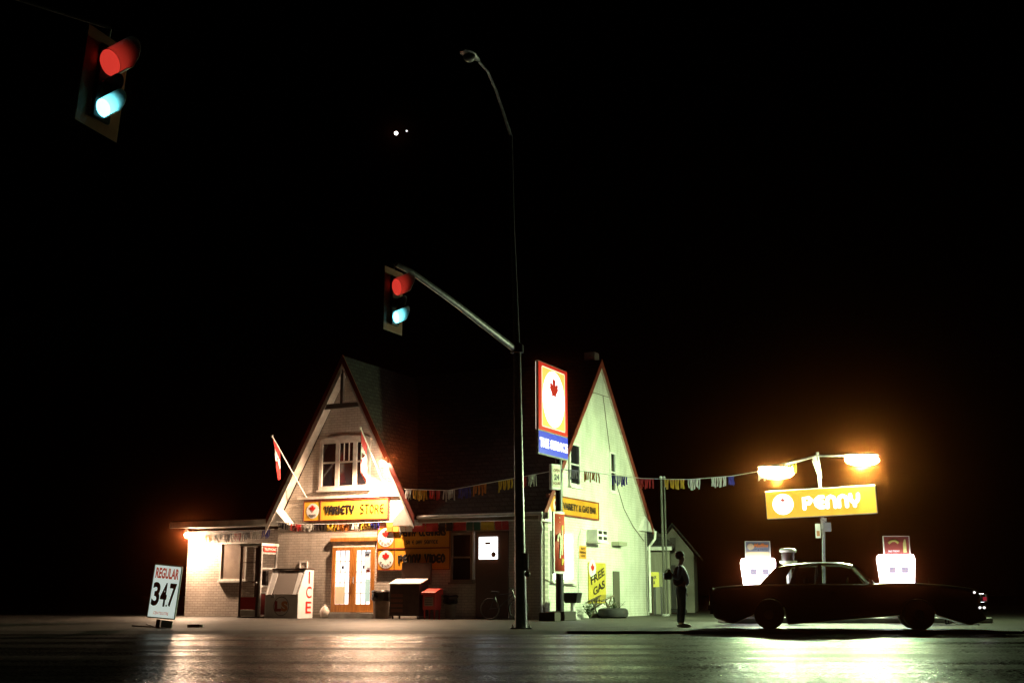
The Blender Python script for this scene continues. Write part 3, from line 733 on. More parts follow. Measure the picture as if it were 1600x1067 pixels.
# 24 hour sign: its own box lower on the post, facing the road
xo, zo1 = 0, 0
tp_ = at(867, 745, POSTP.y-.35)
OS = thing('hours_sign', 'small cream OPEN 24 HOURS box sign under the tall sign', 'sign', tp_, R(40))
hw, hh = .20, .40
MB().box(-hw, hw, -.06, .06, -hh, hh).build('case', white, OS, .03)
MB().box(-hw*.78, hw*.86, -.066, -.0605, -hh*.8, hh*.84).build('face', nodes_mat('cream sign face', (.62,.60,.40), .4), OS)
rd = nodes_mat('dark red lettering', (.20,.02,.015), .5)
lettering('OPEN', -hw*.6, hw*.7, hh*.36, hh*.62, -.067, rd, OS, bold=.03); lettering('24', -hw*.45, hw*.6, -hh*.25, hh*.22, -.067, signblk, OS, bold=.04)
lettering('HOURS', -hw*.65, hw*.75, -hh*.62, -hh*.38, -.067, rd, OS, bold=.03)
MB().tube([(hw-.02,.03,0),(.19,.28,0)], .03, 8).build('bracket', black, OS)
# red banner
bp = at(877, 896, POSTP.y-.25)
hz_ = at(877, 799, POSTP.y-.25).z-bp.z
BN = thing('banner', 'long red banner with a cream and gold figure on the sign post', 'banner', bp, R(50))
bw = .28
mb = MB(); n = 12; pts = []
for k in range(n+1): x = -bw+2*bw*k/n; pts.append((x, .07*((x/bw)**2)))
for k in range(n): (x0, y0), (x1, y1) = pts[k], pts[k+1]; mb.quad((x0,y0,.07),(x1,y1,.07),(x1,y1,hz_-.07),(x0,y0,hz_-.07)); mb.sm[-1] = True
o = mb.build('cloth', nodes_mat('red banner cloth', (.50,.055,.025), .6), BN); o.modifiers.new('thick', 'SOLIDIFY').thickness = .01
for (z0_, z1_) in ((0, .07), (hz_-.07, hz_)):
    mb = MB()
    for k in range(n): (x0, y0), (x1, y1) = pts[k], pts[k+1]; mb.quad((x0,y0,z0_),(x1,y1,z0_),(x1,y1,z1_),(x0,y0,z1_))
    mb.build('batten', white, BN).modifiers.new('thick', 'SOLIDIFY').thickness = .02
MB().box(-bw-.05, -bw, .03, .09, 0, hz_).build('edge_rail', white, BN)
fcr = nodes_mat('cream print', (.62,.62,.38), .6); fgd = nodes_mat('gold print', (.72,.52,.06), .6)
fy = -.012
MB().tube([(-.17,fy,hz_*.52),(-.15,fy,hz_*.60),(-.08,fy,hz_*.63),(-.02,fy,hz_*.58),(-.02,fy,hz_*.45),(-.06,fy,hz_*.25)], [.03,.045,.05,.05,.045,.03], 8, flat=(Vector((0,1,0)),.25)).build('figure', fcr, BN)
MB().tube([(.06,fy,hz_*.7),(.07,fy,hz_*.5),(.05,fy,hz_*.3)], [.03,.035,.03], 8, flat=(Vector((0,1,0)),.25)).build('figure', fcr, BN)
MB().tube([(.08,fy,hz_*.78),(.05,fy,hz_*.70)], [.035,.05], 8, flat=(Vector((0,1,0)),.25)).tube([(.08,fy,hz_*.24),(.04,fy,hz_*.14)], [.06,.03], 8, flat=(Vector((0,1,0)),.25)).build('flame', fgd, BN)
MB().ball((-.07,fy,hz_*.9), .022, 8, 5, (1,.3,1)).ball((-.07,fy,hz_*.83), .018, 8, 5, (1,.3,1)).build('dots', fcr, BN)
# mailbox-like black bin on the post foot
bb = gnd(895, 968)
t = thing('waste_bin', 'black open bin on a pale stand beside the tall sign post', 'bin', bb, ANG)
MB().prism([(-.2,.52),(.2,.52),(.26,.84),(-.26,.84)], 'y', -.2, .2).build('bin', black, t, .02)
MB().tube([(0,0,0),(0,0,.53)], .07, 10).build('stand', white, t); MB().box(-.2,.2,-.18,.18,0,.06).build('foot', concrete, t)
t = thing('planter', 'low dark timber planter at the foot of the tall sign', 'planter', gnd(862, 970), ANG)
MB().box(-.32, .2, -.22, .22, 0, .25).build('box', nodes_mat('timber', (.04,.03,.022), .7), t, .01)
MB().box(-.3, .18, -.2, .2, .24, .262).build('soil', nodes_mat('soil', (.02,.015,.01), .9), t)

# ================================================================= PHONE BOOTH
bf = F(375, 968, -1.15)[0]
PB = thing('phone_booth', 'glazed telephone booth standing beside the ice freezer', 'phone booth', W(bf, -1.2, 0), ANG)
bw_, bd_, bh_ = F(407, 900, -1.2)[0]-bf, .85, F(407, 848, -1.2)[1]
alu = grime(nodes_mat('aluminium frame', rough=.35, metal=.3), (.45,.45,.44), (.62,.62,.6), 5, bump=0)
dka = nodes_mat('dark bronze frame', (.05,.035,.025), .4)
mb = MB()
for (x, y) in ((0,0),(0,bd_),(bw_,bd_)): mb.box(x-.035, x+.035, y-.035, y+.035, .05, bh_-.1)
mb.build('frame', dka, PB)
MB().box(bw_-.14, bw_-.036, -.04, .04, .05, bh_-.1).build('door_stile', dka, PB)
mb = MB(); mb.box(bw_-.034, bw_+.036, -.036, .036, .05, bh_-.1); mb.box(bw_+.0, bw_+.04, bd_-.06, bd_+.036, .05, bh_-.1)
for zz in (bh_-.34, bh_*.66, bh_*.42, .85): mb.box(bw_+.0, bw_+.03, .037, bd_-.061, zz-.03, zz+.03)
mb.build('side_frame', alu, PB)
MB().box(-.06, bw_+.06, -.06, bd_+.06, bh_-.1, bh_).build('roof', white, PB, .015)
MB().box(bw_+.002, bw_+.05, .06, bd_-.08, bh_-.29, bh_-.12).build('phone_sign', nodes_mat('red phone sign', (.5,.03,.02), .4), PB)
Mx = Matrix.Translation((bw_+.05, .06, 0)) @ Matrix.Rotation(R(90), 4, 'Z')
lettering('TELEPHONE', .03, bd_-.17, bh_-.25, bh_-.16, -.002, signwht, PB, bold=.01, M=Mx)
MB().box(-.05, bw_+.05, -.05, bd_+.05, 0, .05).build('floor', dka, PB)
gl = nodes_mat('booth glass', (.9,.9,.9), .03); gp_ = gl.node_tree.nodes['Principled BSDF']; gp_.inputs['Transmission Weight'].default_value = 1; gp_.inputs['IOR'].default_value = 1.02
MB().box(.036, bw_-.141, -.005, .005, .1, bh_-.12).build('pane', gl, PB)
MB().box(.036, bw_-.141, -.02, -.006, .28, .70).build('red_panel', nodes_mat('red panel', (.42,.02,.02), .5), PB)
MB().box(.036, bw_-.141, -.018, -.006, .06, .26).build('kick_panel', cream, PB)
MB().box(bw_+.002, bw_+.02, .04, bd_-.062, .1, .8).build('side_panel', nodes_mat('dull red panel', (.25,.02,.02), .5), PB)
mb = MB()
for zz in (bh_*.74, bh_*.48): mb.box(.036, bw_-.141, -.03, .0, zz-.012, zz+.012)
mb.build('glazing_rail', dka, PB)
ph = MB().box(bw_*.35, bw_*.7, bd_-.2, bd_-.05, 1.1, 1.6).build('telephone', signblk, PB, .02)
MB().tube([(bw_*.32,bd_-.2,1.5),(bw_*.28,bd_-.25,1.35),(bw_*.32,bd_-.2,1.2)], [.035,.02,.035], 8).build('handset', signblk, ph)
MB().tube([(bw_-.08,-.05,1.18),(bw_-.08,-.12,1.2),(bw_-.26,-.12,1.2)], .03, 8).build('door_handle', chrome, PB)

# ================================================================= ICE FREEZER
fa = F(413, 964, -1.3)[0]
IC = thing('ice_freezer', 'ice freezer with a slanted open door and ICE on its white side', 'freezer', W(fa, -1.3, 0), ANG)
iw = F(467, 900, -1.3)[0]-fa; idp = .86; ih = F(478, 889, -.9)[1]; il = F(440, 928, -1.3)[1]
frz = grime(nodes_mat('enamel freezer', rough=.4), (.70,.70,.70), (.80,.80,.80), 4, bump=0)
side = [(0,0),(idp,0),(idp,ih),(.40,ih),(.0,il)]
MB().prism(side, 'x', iw-.05, iw).build('side_panel', frz, IC); MB().prism(side, 'x', 0, .05).build('side_panel', frz, IC)
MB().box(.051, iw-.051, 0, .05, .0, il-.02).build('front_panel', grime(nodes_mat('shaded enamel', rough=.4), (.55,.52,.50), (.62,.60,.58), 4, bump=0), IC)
MB().box(.051, iw-.051, idp-.05, idp, 0, ih-.03).build('back_panel', frz, IC)
MB().box(-.02, iw+.02, .36, idp+.02, ih+.001, ih+.04).build('lid', nodes_mat('dark lid', (.06,.04,.03), .5), IC)
dr = MB(); dr.prism([(.04,il+.0),(.40,ih-.02),(.43,ih-.04),(.07,il-.02)], 'x', iw*.20, iw*.80)
dr.build('door', nodes_mat('grey freezer door', (.30,.27,.25), .4), IC, .01)
for q in ((iw*.81, iw*.93), (.07, iw*.18)): MB().prism([(.03,il),(.39,ih-.02),(.41,ih-.03),(.05,il-.01)], 'x', *q).build('door_frame', frz, IC)
MB().box(iw*.2, iw*.3, -.03, -.003, il-.12, il-.06).build('latch', galv, IC)
ring2d(iw*.5, il*.5, il*.40, il*.40, -.0, .02, .004, nodes_mat('black ring', (.03,.02,.02), .5), IC)
brn = nodes_mat('dark red print', (.25,.03,.02), .5); brn2 = nodes_mat('orange print', (.45,.18,.06), .5)
lettering('L', iw*.30, iw*.50, il*.28, il*.72, -.0, brn, IC, bold=.06); lettering('S', iw*.50, iw*.70, il*.28, il*.72, -.0, brn2, IC, bold=.06)
Mx = Matrix.Translation((iw, 0, 0)) @ Matrix.Rotation(R(90), 4, 'Z')
for ch, z0 in (('I', .71), ('C', .41), ('E', .1)):
    w2 = .04 if ch == 'I' else .16
    lettering(ch, .60-w2, .60+w2, ih*z0, ih*(z0+.24), -.003, signred, IC, bold=.01, M=Mx)
# small frame on the wall above the freezer
(a0, z1), (a1, z0) = F(469, 877), F(481, 889)
t = thing('wall_frame', 'small empty white frame on the brick above the freezer', 'frame', W(a0, -.02, z0), ANG)
mb = MB(); w_, h_ = a1-a0, z1-z0
for q in ((0,.04,0,h_),(w_-.04,w_,0,h_),(.04,w_-.04,0,.04),(.04,w_-.04,h_-.04,h_)): mb.box(q[0],q[1],-.02,.018,q[2],q[3])
mb.build('moulding', signwht, t); MB().box(.041,w_-.041,-.0,.017,.041,h_-.041).build('backing', cream, t)

# ================================================================= PAVEMENT CLUTTER BY THE DOOR
def bin_(label, px, py, w_, h_, bag, body):
    p_ = gnd(px, py); t = thing('trash_can', label, 'trash can', p_, ANG, 'trash cans along the front wall')
    MB().lathe([(w_*.40,0),(w_*.42,.05),(w_*.5,h_*.8)], 20).build('can', body, t)
    prof = [(w_*.52,h_*.62),(w_*.58,h_*.70),(w_*.54,h_*.85),(w_*.60,h_*.95),(w_*.5,h_),(w_*.2,h_*.97)]
    mb = MB().lathe(prof, 22)
    mb.v = [(x*(1+.05*math.sin(9*z+5*x+7*y)), y*(1+.05*math.cos(11*z+6*x)), z+.015*math.sin(13*x+8*y)) for x, y, z in mb.v]
    mb.build('bin_bag', bag, t); return t
bagm = nodes_mat('black bin bag', (.01,.01,.011), .25)
bin_('trash can with black liner beside the double doors', 595, 966, .58, .92, bagm, grime(nodes_mat('brown can', rough=.6), (.16,.11,.08), (.24,.17,.12), 5))
bin_('trash can with black liner right of the red newspaper box', 707, 966.5, .55, .76, bagm, grime(nodes_mat('grey can', rough=.6), (.22,.19,.15), (.30,.26,.2), 5))
ca = F(608, 966, -.9)[0]
t = thing('display_counter', 'dark counter with a pale slanted top beneath the PENNY VIDEO board', 'counter', W(ca, -.9, 0), ANG)
cw = F(655, 940, -.9)[0]-ca; ch_ = F(630, 913, -.9)[1]; dk = grime(nodes_mat('dark stained wood', rough=.5), (.04,.02,.014), (.07,.035,.022), 4)
MB().box(0, cw, 0, .6, .1, ch_).build('cabinet', dk, t, .01)
MB().prism([(-.03,ch_+.003),(.45,ch_+.16),(.45,ch_+.20),(-.03,ch_+.035)], 'x', -.02, cw+.06).build('counter_top', grime(nodes_mat('pale laminate', rough=.35), (.62,.55,.50), (.75,.7,.65), 4), t)
MB().box(.15, cw+.12, .50, .60, ch_+.003, ch_+.72).build('back_board', dk, t)
for (x, y) in ((.08,.08),(cw-.08,.08),(.08,.52),(cw-.08,.52)): MB().lathe([(.02,0),(.04,.02),(.03,.1)], 10, (x,y,0)).build('foot', chrome, t)
mb = MB()
for k in range(4): mb.box(.05, cw*.45, -.012, -.003, .22+k*.16, .32+k*.16)
mb.build('shelf_front', nodes_mat('russet shelf', (.16,.05,.03), .5), t)
na = F(660, 964, -.95)[0]
t = thing('newspaper_box', 'red newspaper vending box between the counter and a trash can', 'newspaper box', W(na, -.95, 0), ANG)
rm = grime(nodes_mat('red enamel', rough=.4), (.42,.03,.02), (.52,.045,.03), 5, bump=0); nw, nz1 = .46, F(670, 919, -.95)[1]
MB().box(0, nw, 0, .42, .3, nz1-.18).build('case', rm, t, .015)
MB().prism([(-.05,nz1-.20),(.46,nz1-.20),(.46,nz1),(.30,nz1),(-.05,nz1-.12)], 'x', -.04, nw+.04).build('hood', rm, t, .01)
MB().box(.07, nw-.07, -.012, -.002, .42, nz1-.26).build('display_window', nodes_mat('newsprint behind glass', (.28,.22,.18), .3), t)
for (x, y) in ((.05,.05),(nw-.05,.05),(.05,.37),(nw-.05,.37)): MB().box(x-.02, x+.02, y-.02, y+.02, 0, .3).build('leg', rm, t)
mb = MB()
for k in range(5): mb.box(.1, nw-.1, -.018, -.013, .46+k*.075, .475+k*.075)
mb.build('news_lines', signblk, t)
# bicycle leaning in the dark doorway
bk = thing('bicycle', 'bicycle leaning in shadow beneath the lit door pane', 'bicycle', W(F(752, 960, -.5)[0], -.55, 0), ANG)
def wheel_ring(cx, cz, r_): return [(cx+r_*math.cos(2*math.pi*k/24), 0, cz+r_*math.sin(2*math.pi*k/24)) for k in range(25)]
for cx in (.33, 1.33):
    wo = MB().tube(wheel_ring(cx, .34, .32), .02, 8, False).build('wheel', rubber, bk)
    mb = MB()
    for k in range(12): mb.tube([(cx,0,.34),(cx+.3*math.cos(k*math.pi/6),0,.34+.3*math.sin(k*math.pi/6))], .003, 4)
    mb.tube([(cx,-.04,.34),(cx,.04,.34)], .02, 8); mb.build('spokes', rubber, wo)
mb = MB()
for p_, q in (((.33,0,.34),(.62,0,.36)),((.62,0,.36),(.5,0,.82)),((.62,0,.36),(1.15,0,.78)),((.53,0,.76),(1.15,0,.82)),((.33,0,.34),(.53,0,.76)),((1.12,0,.92),(1.33,0,.34))): mb.tube([p_, q], .016, 8)
mb.build('frame', nodes_mat('bike paint', (.03,.04,.06), .3), bk)
MB().prism([(.38,.82),(.62,.84),(.66,.88),(.4,.9)], 'y', -.06, .06).build('saddle', signblk, bk, .02)
MB().tube([(1.05,-.25,.95),(1.15,-.2,.98),(1.12,0,.93),(1.15,.2,.98),(1.05,.25,.95)], .012, 8).build('handlebar', rubber, bk)
# low stone-coloured sack by the door
t = thing('salt_bag', 'small pale sack slumped against the brick by the door', 'sack', W(F(507, 962, -.25)[0], -.25, 0), ANG)
mb = MB().ball((0,0,.2), .22, 14, 9, (.8,.6,1.05)); mb.v = [(x*(1-.5*max(0,z-.25)/.2), y, max(z, 0)+.01*math.sin(20*x)) for x, y, z in mb.v]
mb.build('sack', cream, t); MB().tube([(0,0,.38),(.01,0,.46)], [.03,.05], 8).build('tied_neck', cream, t)

# plants at the side wall
def plant(label, pos, n, h, spread, mat, name='shrub', pot=None):
    t = thing(name, label, 'plant', pos)
    mb = MB(); st = MB()
    for k in range(n):
        a = random.uniform(0, 2*math.pi); l_ = h*random.uniform(.6, 1); tilt = random.uniform(.2, 1)*spread
        tip = Vector((math.cos(a)*tilt, math.sin(a)*tilt, l_)); st.tube([(0,0,0), tip*.5+Vector((0,0,.05)), tip], .006, 5)
        for q in range(6):
            f = .35+.65*q/6; c = tip*f+Vector((random.uniform(-.05,.05), random.uniform(-.05,.05), random.uniform(-.03,.05)))
            d = Vector((random.uniform(-1,1), random.uniform(-1,1), random.uniform(-.2,.8))).normalized(); s_ = d.cross(Vector((0,0,1))).normalized()*.03
            ll = random.uniform(.08,.16); mb.quad(c, c+d*ll*.5+s_, c+d*ll, c+d*ll*.5-s_)
    mb.build('foliage', mat, t); st.build('stems', mat, t)
    if pot: pot(t)
    return t
leafm = grime(nodes_mat('dark leaves', rough=.5), (.02,.04,.015), (.05,.08,.03), 6, bump=0)
bq = S(922, 962)[0]; plant('ragged low weeds left of the tyre planter', W(.35, S(921,960,.35)[0], 0), 16, .5, .45, leafm)
def tyrepot(t):
    MB().lathe([(.42,.0),(.5,.05),(.53,.16),(.5,.28),(.42,.33),(.34,.30),(.32,.2)], 24).build('tyre', rubber, t)
plant('leafy plants in an old tyre planter by the side wall', W(.75, S(958,962,.75)[0], 0), 22, .62, .5, leafm, 'tyre_planter', tyrepot)
t = thing('lounge_chair', 'folded slatted chair leaning under the FREE GAS poster', 'chair', W(.35, S(930, 958, .35)[0], 0), ANG+R(90))
mb = MB()
for y in (-.25, .25): mb.beam((0,y,.55),(1.15,y,.75),.05,.04); mb.beam((.2,y,.28),(1.25,y,.48),.05,.04); mb.beam((.25,y,.0),(.9,y,.72),.04,.04); mb.beam((.95,y,.0),(.3,y,.6),.04,.04)
mb.build('frame', nodes_mat('weathered timber', (.13,.11,.07), .7), t)
mb = MB()
for k in range(6): f = k/5; mb.beam((f*1.1+.03,-.24,.57+f*.2),(f*1.1+.03,.24,.57+f*.2),.07,.015)
mb.build('slats', nodes_mat('weathered slats', (.16,.13,.08), .7), t)

# ================================================================= PRICE SIGN
pp = gnd(249, 981)
PS = thing('price_sign', 'white REGULAR 34.7 price board leaning on the forecourt edge', 'sign', pp, R(8), ry=R(5.5))
pw, pz0, pz1 = .30, .22, 1.47
MB().box(-pw-.03, pw+.03, -.06, .06, pz0, pz1).build('case', grime(nodes_mat('grey case', rough=.4), (.35,.37,.36), (.45,.47,.45), 5, bump=0), PS, .03)
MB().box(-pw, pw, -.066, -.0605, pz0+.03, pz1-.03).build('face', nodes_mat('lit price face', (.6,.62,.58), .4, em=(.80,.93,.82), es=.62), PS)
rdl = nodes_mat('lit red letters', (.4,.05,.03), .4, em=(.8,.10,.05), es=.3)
lettering('REGULAR', -pw*.88, pw*.9, 1.14, 1.39, -.067, rdl, PS, bold=.04)
lettering('3', -pw*.92, -pw*.33, .50, 1.05, -.067, signblk, PS, bold=.035); lettering('4', -pw*.28, pw*.22, .50, 1.05, -.067, signblk, PS, bold=.035)
lettering('7', pw*.36, pw*.88, .50, 1.05, -.067, signblk, PS, bold=.035); disc(pw*.28, .53, .018, .025, -.067, .004, signblk, PS, 'decimal_point')
lettering('CENTS/LITRE', -pw*.62, pw*.55, .31, .38, -.067, rdl, PS, bold=.01)
MB().box(-.09, -.0, -.05, .05, .0, .2).build('post', black, PS)
MB().box(.02, .28, -.03, .03, .03, .19).build('plate', nodes_mat('pale plate', (.40,.42,.38), .5), PS)
mb = MB(); mb.beam((-.05,0,.02),(-.62,-.1,.0),.03,.03); mb.beam((-.32,0,.2),(-.32,-.0,.03),.02,.02); mb.beam((-.32,0,.07),(-.05,0,.0),.02,.02); mb.beam((.32,0,.2),(.32,0,.0),.02,.02); mb.beam((-.02,0,.01),(.42,0,.01),.04,.03)
mb.build('stand', black, PS)
t = thing('sand_block', 'dark wooden block holding down the price board foot', 'block', gnd(304, 979.5), R(5))
MB().box(-.16, .13, -.1, .1, 0, .07).build('block', nodes_mat('dark timber', (.05,.03,.02), .7), t, .01); MB().box(.131, .2, -.09, .09, 0, .065).build('end_cap', concrete, t, .01)

# ================================================================= TRAFFIC POLE, SIGNALS
pb = gnd(814, 982)
TP = thing('street_lamp_pole', 'tall galvanised pole carrying an unlit street lamp and a signal arm', 'pole', pb, 0)
DP = pb.y
top = at(798, 212, DP)-pb; jn = at(808, 545, DP)-pb
MB().tube([(0,0,0), (0,0,.4), jn*.5+Vector((-.0,0,0)), jn], [.145,.135,.11,.088], 18).build('lower_pole', galv, TP)
MB().tube([jn, top*.8, top], [.075,.055,.045], 14).build('upper_pole', galv, TP)
MB().lathe([(.16,0),(.16,.18),(.10,.24)], 18, (jn.x, jn.y, jn.z-.1)).build('collar', black, TP)
MB().box(-.24, .24, -.24, .24, 0, .035).build('base_plate', galv, TP, .008)
for sx in (-.19, .19):
    for sy in (-.19, .19): MB().lathe([(.022,.03),(.022,.08),(.012,.09)], 8, (sx,sy,0)).build('bolt', chrome, TP)
bxp = at(820, 872, DP-.1)-pb; MB().box(bxp.x-.03, bxp.x+.08, bxp.y-.08, bxp.y+.05, bxp.z-.28, bxp.z+.12).build('control_box', galv, TP, .01)
MB().ball((bxp.x+.06, bxp.y-.1, bxp.z-.36), .07, 10, 7).build('push_button', black, TP)
# lamp arm and cobra head
DH = DP-2.4
armp = [top]+[at(x, y, DP+(DH-DP)*f)-pb for x, y, f in ((787,178,.2),(775,142,.45),(762,112,.7),(748,96,.9))]
MB().tube(armp, [.045,.04,.037,.035,.034], 10).build('lamp_arm', galv, TP)
hd = at(737, 88, DH)-pb; dv = (Vector(hd)-Vector(armp[-1])); dv.z = 0; dv.normalize()
sd = Vector((-dv.y, dv.x, 0)); mb = MB(); rings = []
for k, (f, wx_, zt_, zb_) in enumerate(((-.28,.05,.05,-.03),(-.12,.10,.09,-.04),(.05,.16,.12,-.05),(.25,.16,.11,-.05),(.38,.08,.06,-.03))):
    c = hd+dv*f; i = len(mb.v)
    for j in range(12):
        a = 2*math.pi*j/12; mb.v.append(tuple(c+sd*wx_*math.cos(a)+Vector((0,0,(zt_ if math.sin(a) > 0 else -zb_)*math.sin(a)))))
    rings.append(i)
for k in range(len(rings)-1):
    for j in range(12): mb.f.append((rings[k]+j, rings[k]+(j+1)%12, rings[k+1]+(j+1)%12, rings[k+1]+j)); mb.sm.append(True)
mb.f.append(tuple(rings[0]+j for j in range(12))); mb.f.append(tuple(rings[-1]+j for j in range(12))); mb.sm += [True, True]
lh = mb.build('lamp_head', galv, TP)
gm = nodes_mat('clear lamp glass', (.5,.5,.48), .05, spec=1.0)
mb = MB().ball((0,0,0), 1, 14, 8, (.15,.15,.13)); o = mb.build('lamp_glass', gm, TP); o.location = hd+dv*.1+Vector((0,0,-.06))
# signal arm
DS = 23.2
aend = at(619, 413, DS)-pb
ap = [jn+Vector((-.1,-.12,0)), at(700, 467, DP+(DS-DP)*.62)-pb, at(645, 426, DP+(DS-DP)*.93)-pb, aend]
ap[1] = ap[0].lerp(ap[2], .6); ap[1].z += .03
MB().tube(ap, [.085,.068,.055,.05], 12).build('signal_arm', galv, TP)

platem = grime(nodes_mat('faded yellow backboard', rough=.5), (.80,.36,.20), (.90,.46,.26), 4, bump=0)
sigblk = nodes_mat('signal housing', (.015,.015,.015), .5)
vis_r = nodes_mat('pale visor paint', (.92,.88,.8), .5)
def signal(label, ctr, lean, h_=1.27, w_=.70, xs=1.0):
    t = thing('traffic_signal', label, 'traffic signal', ctr, R(64.2), 'three lens traffic signals', ry=lean)
    MB().box(-w_/2, w_/2, -.0, .012, -h_/2, h_/2).build('backboard', platem, t, .006)
    MB().box(-.15, .15, -.06, -.003, -.50, .48).build('housing', sigblk, t, .02)
    for nm, zc_, r_, em, es, Lv in (('red_lens', .27, .165, (1,.06,.04), .62, .36), ('amber_lens', -.08, .10, None, 0, .2), ('green_lens', -.34, .115, (.16,.80,1.0), 6.0, .27)):
        lm = glow(nm+' glow', em, es) if em else nodes_mat('dark amber lens', (.04,.025,.01), .08)
        lo_ = MB().ball((0,0,0), r_, 20, 10, (1,.25,1)).build(nm, lm, t); lo_.location = (0,-.065,zc_)
        mb = MB(); n_ = 26; t0, t1 = R(-75), R(118)
        for k in range(n_):
            a0_, a1_ = t0+(t1-t0)*k/n_, t0+(t1-t0)*(k+1)/n_
            up_ = lambda v, e: (v[0]*.96, v[1], v[2]+e*.28)
            P = lambda a, y, q=1.0: (r_*1.07*q*math.cos(a), y, zc_+r_*1.07*q*math.sin(a))
            e0 = Lv*(.70+.30*max(0, math.sin(a0_+.25))); e1 = Lv*(.70+.30*max(0, math.sin(a1_+.25)))
            mb.quad(P(a0_, -.062), P(a1_, -.062), up_(P(a1_, -.065-e1), e1), up_(P(a0_, -.065-e0), e0)); mb.sm[-1] = True
        vo = mb.build('visor', vis_r if em else sigblk, t); vo.modifiers.new('thick', 'SOLIDIFY').thickness = .004
    MB().tube([(0,.03,h_/2-.1),(0,.03,h_/2+.12)], .03, 8).build('hanger', galv, t)
    return t
signal('middle traffic signal hanging from the pole arm, smaller in view', at(615, 470, DS), 0)
s2 = at(161, 131, 13.9)
signal('upper left traffic signal against the black sky, larger in view', s2, R(5))
arm2 = thing('signal_pole', 'dark signal mast arm reaching in at the top left corner', 'pole', (-9.4, 9.0, -.06))
q = s2-Vector((-9.4, 9.0, -.06))
MB().tube([(0,0,0),(0,0,7.6)], [.14,.11], 14).build('pole', black, arm2)
MB().tube([(0,0,7.4), q*.5+Vector((0,0,4.05)), q+Vector((.02,.03,.78))], [.08,.06,.05], 10).build('mast_arm', black, arm2)
MB().lathe([(.22,0),(.22,.04),(.16,.06)], 14).build('base', galv, arm2)

# ================================================================= PUMP ISLAND
DI = 35.0
xi0, xi1 = at(1128, 970, DI).x, at(1540, 970, DI).x
struct_i = thing('pump_island', 'raised pale concrete pump island behind the black car', 'island', (xi0, DI, 0))
MB().box(0, xi1-xi0, -.55, .75, 0, .15).build('slab', grime(nodes_mat('island concrete', rough=.7), (.42,.42,.38), (.58,.57,.52), 2, .3), struct_i, .03)
LP0 = at(1288, 966, 38.5); LP0.z = 0.0
GP = thing('lamp_pole', 'leaning lamp pole with two blazing lamps and fringed wrapping', 'pole', LP0)
DG = LP0.y
tp2 = at(1277, 706, DG)-LP0; md2 = at(1287, 835, DG)-LP0
MB().tube([(0,0,0), md2, tp2], [.06,.055,.05], 12).build('pole', galv, GP)
MB().lathe([(.14,0),(.14,.03),(.08,.05)], 14).build('base', galv, GP)
aL_, aR_ = at(1215, 725, DG)-LP0+Vector((0,.55,0)), at(1345, 714, DG)-LP0+Vector((0,-.55,0))
MB().tube([aL_, tp2+Vector((0,0,-.12)), aR_], .04, 10).build('cross_arm', galv, GP)
lens = glow('mercury lamp glow', (.88,1.0,.58), 230)
for (px, py, yy, wpx) in ((1213, 736, .55, 62), (1347, 717.5, -.55, 56)):
    c = at(px, py, DG+yy)-LP0; hl = wpx/2/51
    o = MB().ball((0,0,0), 1, 18, 8, (hl,.2,.09)).build('lamp_head', galv, GP); o.location = c+Vector((0,0,.14))
    o2 = MB().ball((0,0,0), 1, 22, 10, (hl*.97,.22,.23 if px < 1300 else .18)).build('lamp_lens', lens, GP); o2.location = c+Vector((0,0,-.02))
    ll = light('mercury_lamp', 'SPOT', c+Vector((0,0,-.255 if px < 1300 else -.205)), 6300 if px < 1300 else 4200, GREEN, GP, .15, 178, .3)
    ll.rotation_euler = Vector((-.7,.1,-.75) if px < 1300 else (-.25,-.1,-1)).to_track_quat('-Z','Y').to_euler()
# streamers wrapped on the pole
mb = MB()
for k in range(9):
    x = random.uniform(-.22,.02); z0 = tp2.z-.1-random.uniform(0,.25); l_ = random.uniform(.35,.85)
    mb.beam((tp2.x+x, -.08, z0), (tp2.x+x*.3+.05, -.1, z0-l_), .05, .01, up=(0,1,0))
mb.build('streamers', PC['silver'], GP)
mb = MB()
for k in range(7):
    x = random.uniform(-.10,.18); z0 = md2.z+.55-random.uniform(0,.1); l_ = random.uniform(.1,.35)
    mb.beam((md2.x+x, -.08, z0), (md2.x+x*.8, -.1, z0-l_), .05, .01, up=(0,1,0))
mb.build('streamers', PC['silver'], GP)
cc = at(1278, 829, DG-.12); 
t = thing('price_card', 'pair of small hanging cards under the PENNY pole sign', 'sign', cc)
MB().box(-.08, .08, -.01, .01, -.22, .22).build('card', signwht, t); MB().box(-.04,.05,-.014,-.011,-.16,.0).build('print', brn2, t)
MB().box(.18, .42, -.01, .01, -.02, .26).build('card', nodes_mat('grey card', (.3,.34,.36), .5), t)
MB().tube([(0,0,.2),(.05,0,.4),(.3,0,.26)], .006, 5).build('wire', signblk, t)
# PENNY sign
yaw = -R(20)
q0, q1 = at(1196, 790, DG+.65), at(1368, 781, DG-.5)
pc_ = (q0+q1)/2
vec = q1-q0; yaw = math.atan2(vec.y, vec.x); Lw = Vector((vec.x, vec.y, 0)).length
z1 = (at(1196, 768, q0.y).z+at(1368, 758, q1.y).z)/2; z0 = (at(1200, 811, q0.y).z+at(1368, 803, q1.y).z)/2
roll = -math.atan2((at(1368,780,q1.y).z-at(1196,790,q0.y).z), Lw)
PN = thing('pole_sign', 'wide lit yellow PENNY sign hanging on the lamp pole', 'sign', (pc_.x, pc_.y-.12, (z0+z1)/2), yaw, ry=roll)
hl, hh = Lw/2, (z1-z0)/2
MB().box(-hl, hl, -.10, .10, -hh, hh).build('cabinet', nodes_mat('sign cabinet', (.5,.5,.45), .4), PN, .03)
MB().box(-hl+.02, hl-.02, -.108, -.1005, -hh+.02, hh-.02).build('face', nodes_mat('lit yellow face', (.6,.4,.05), .4, em=(1,.56,.05), es=.85), PN)
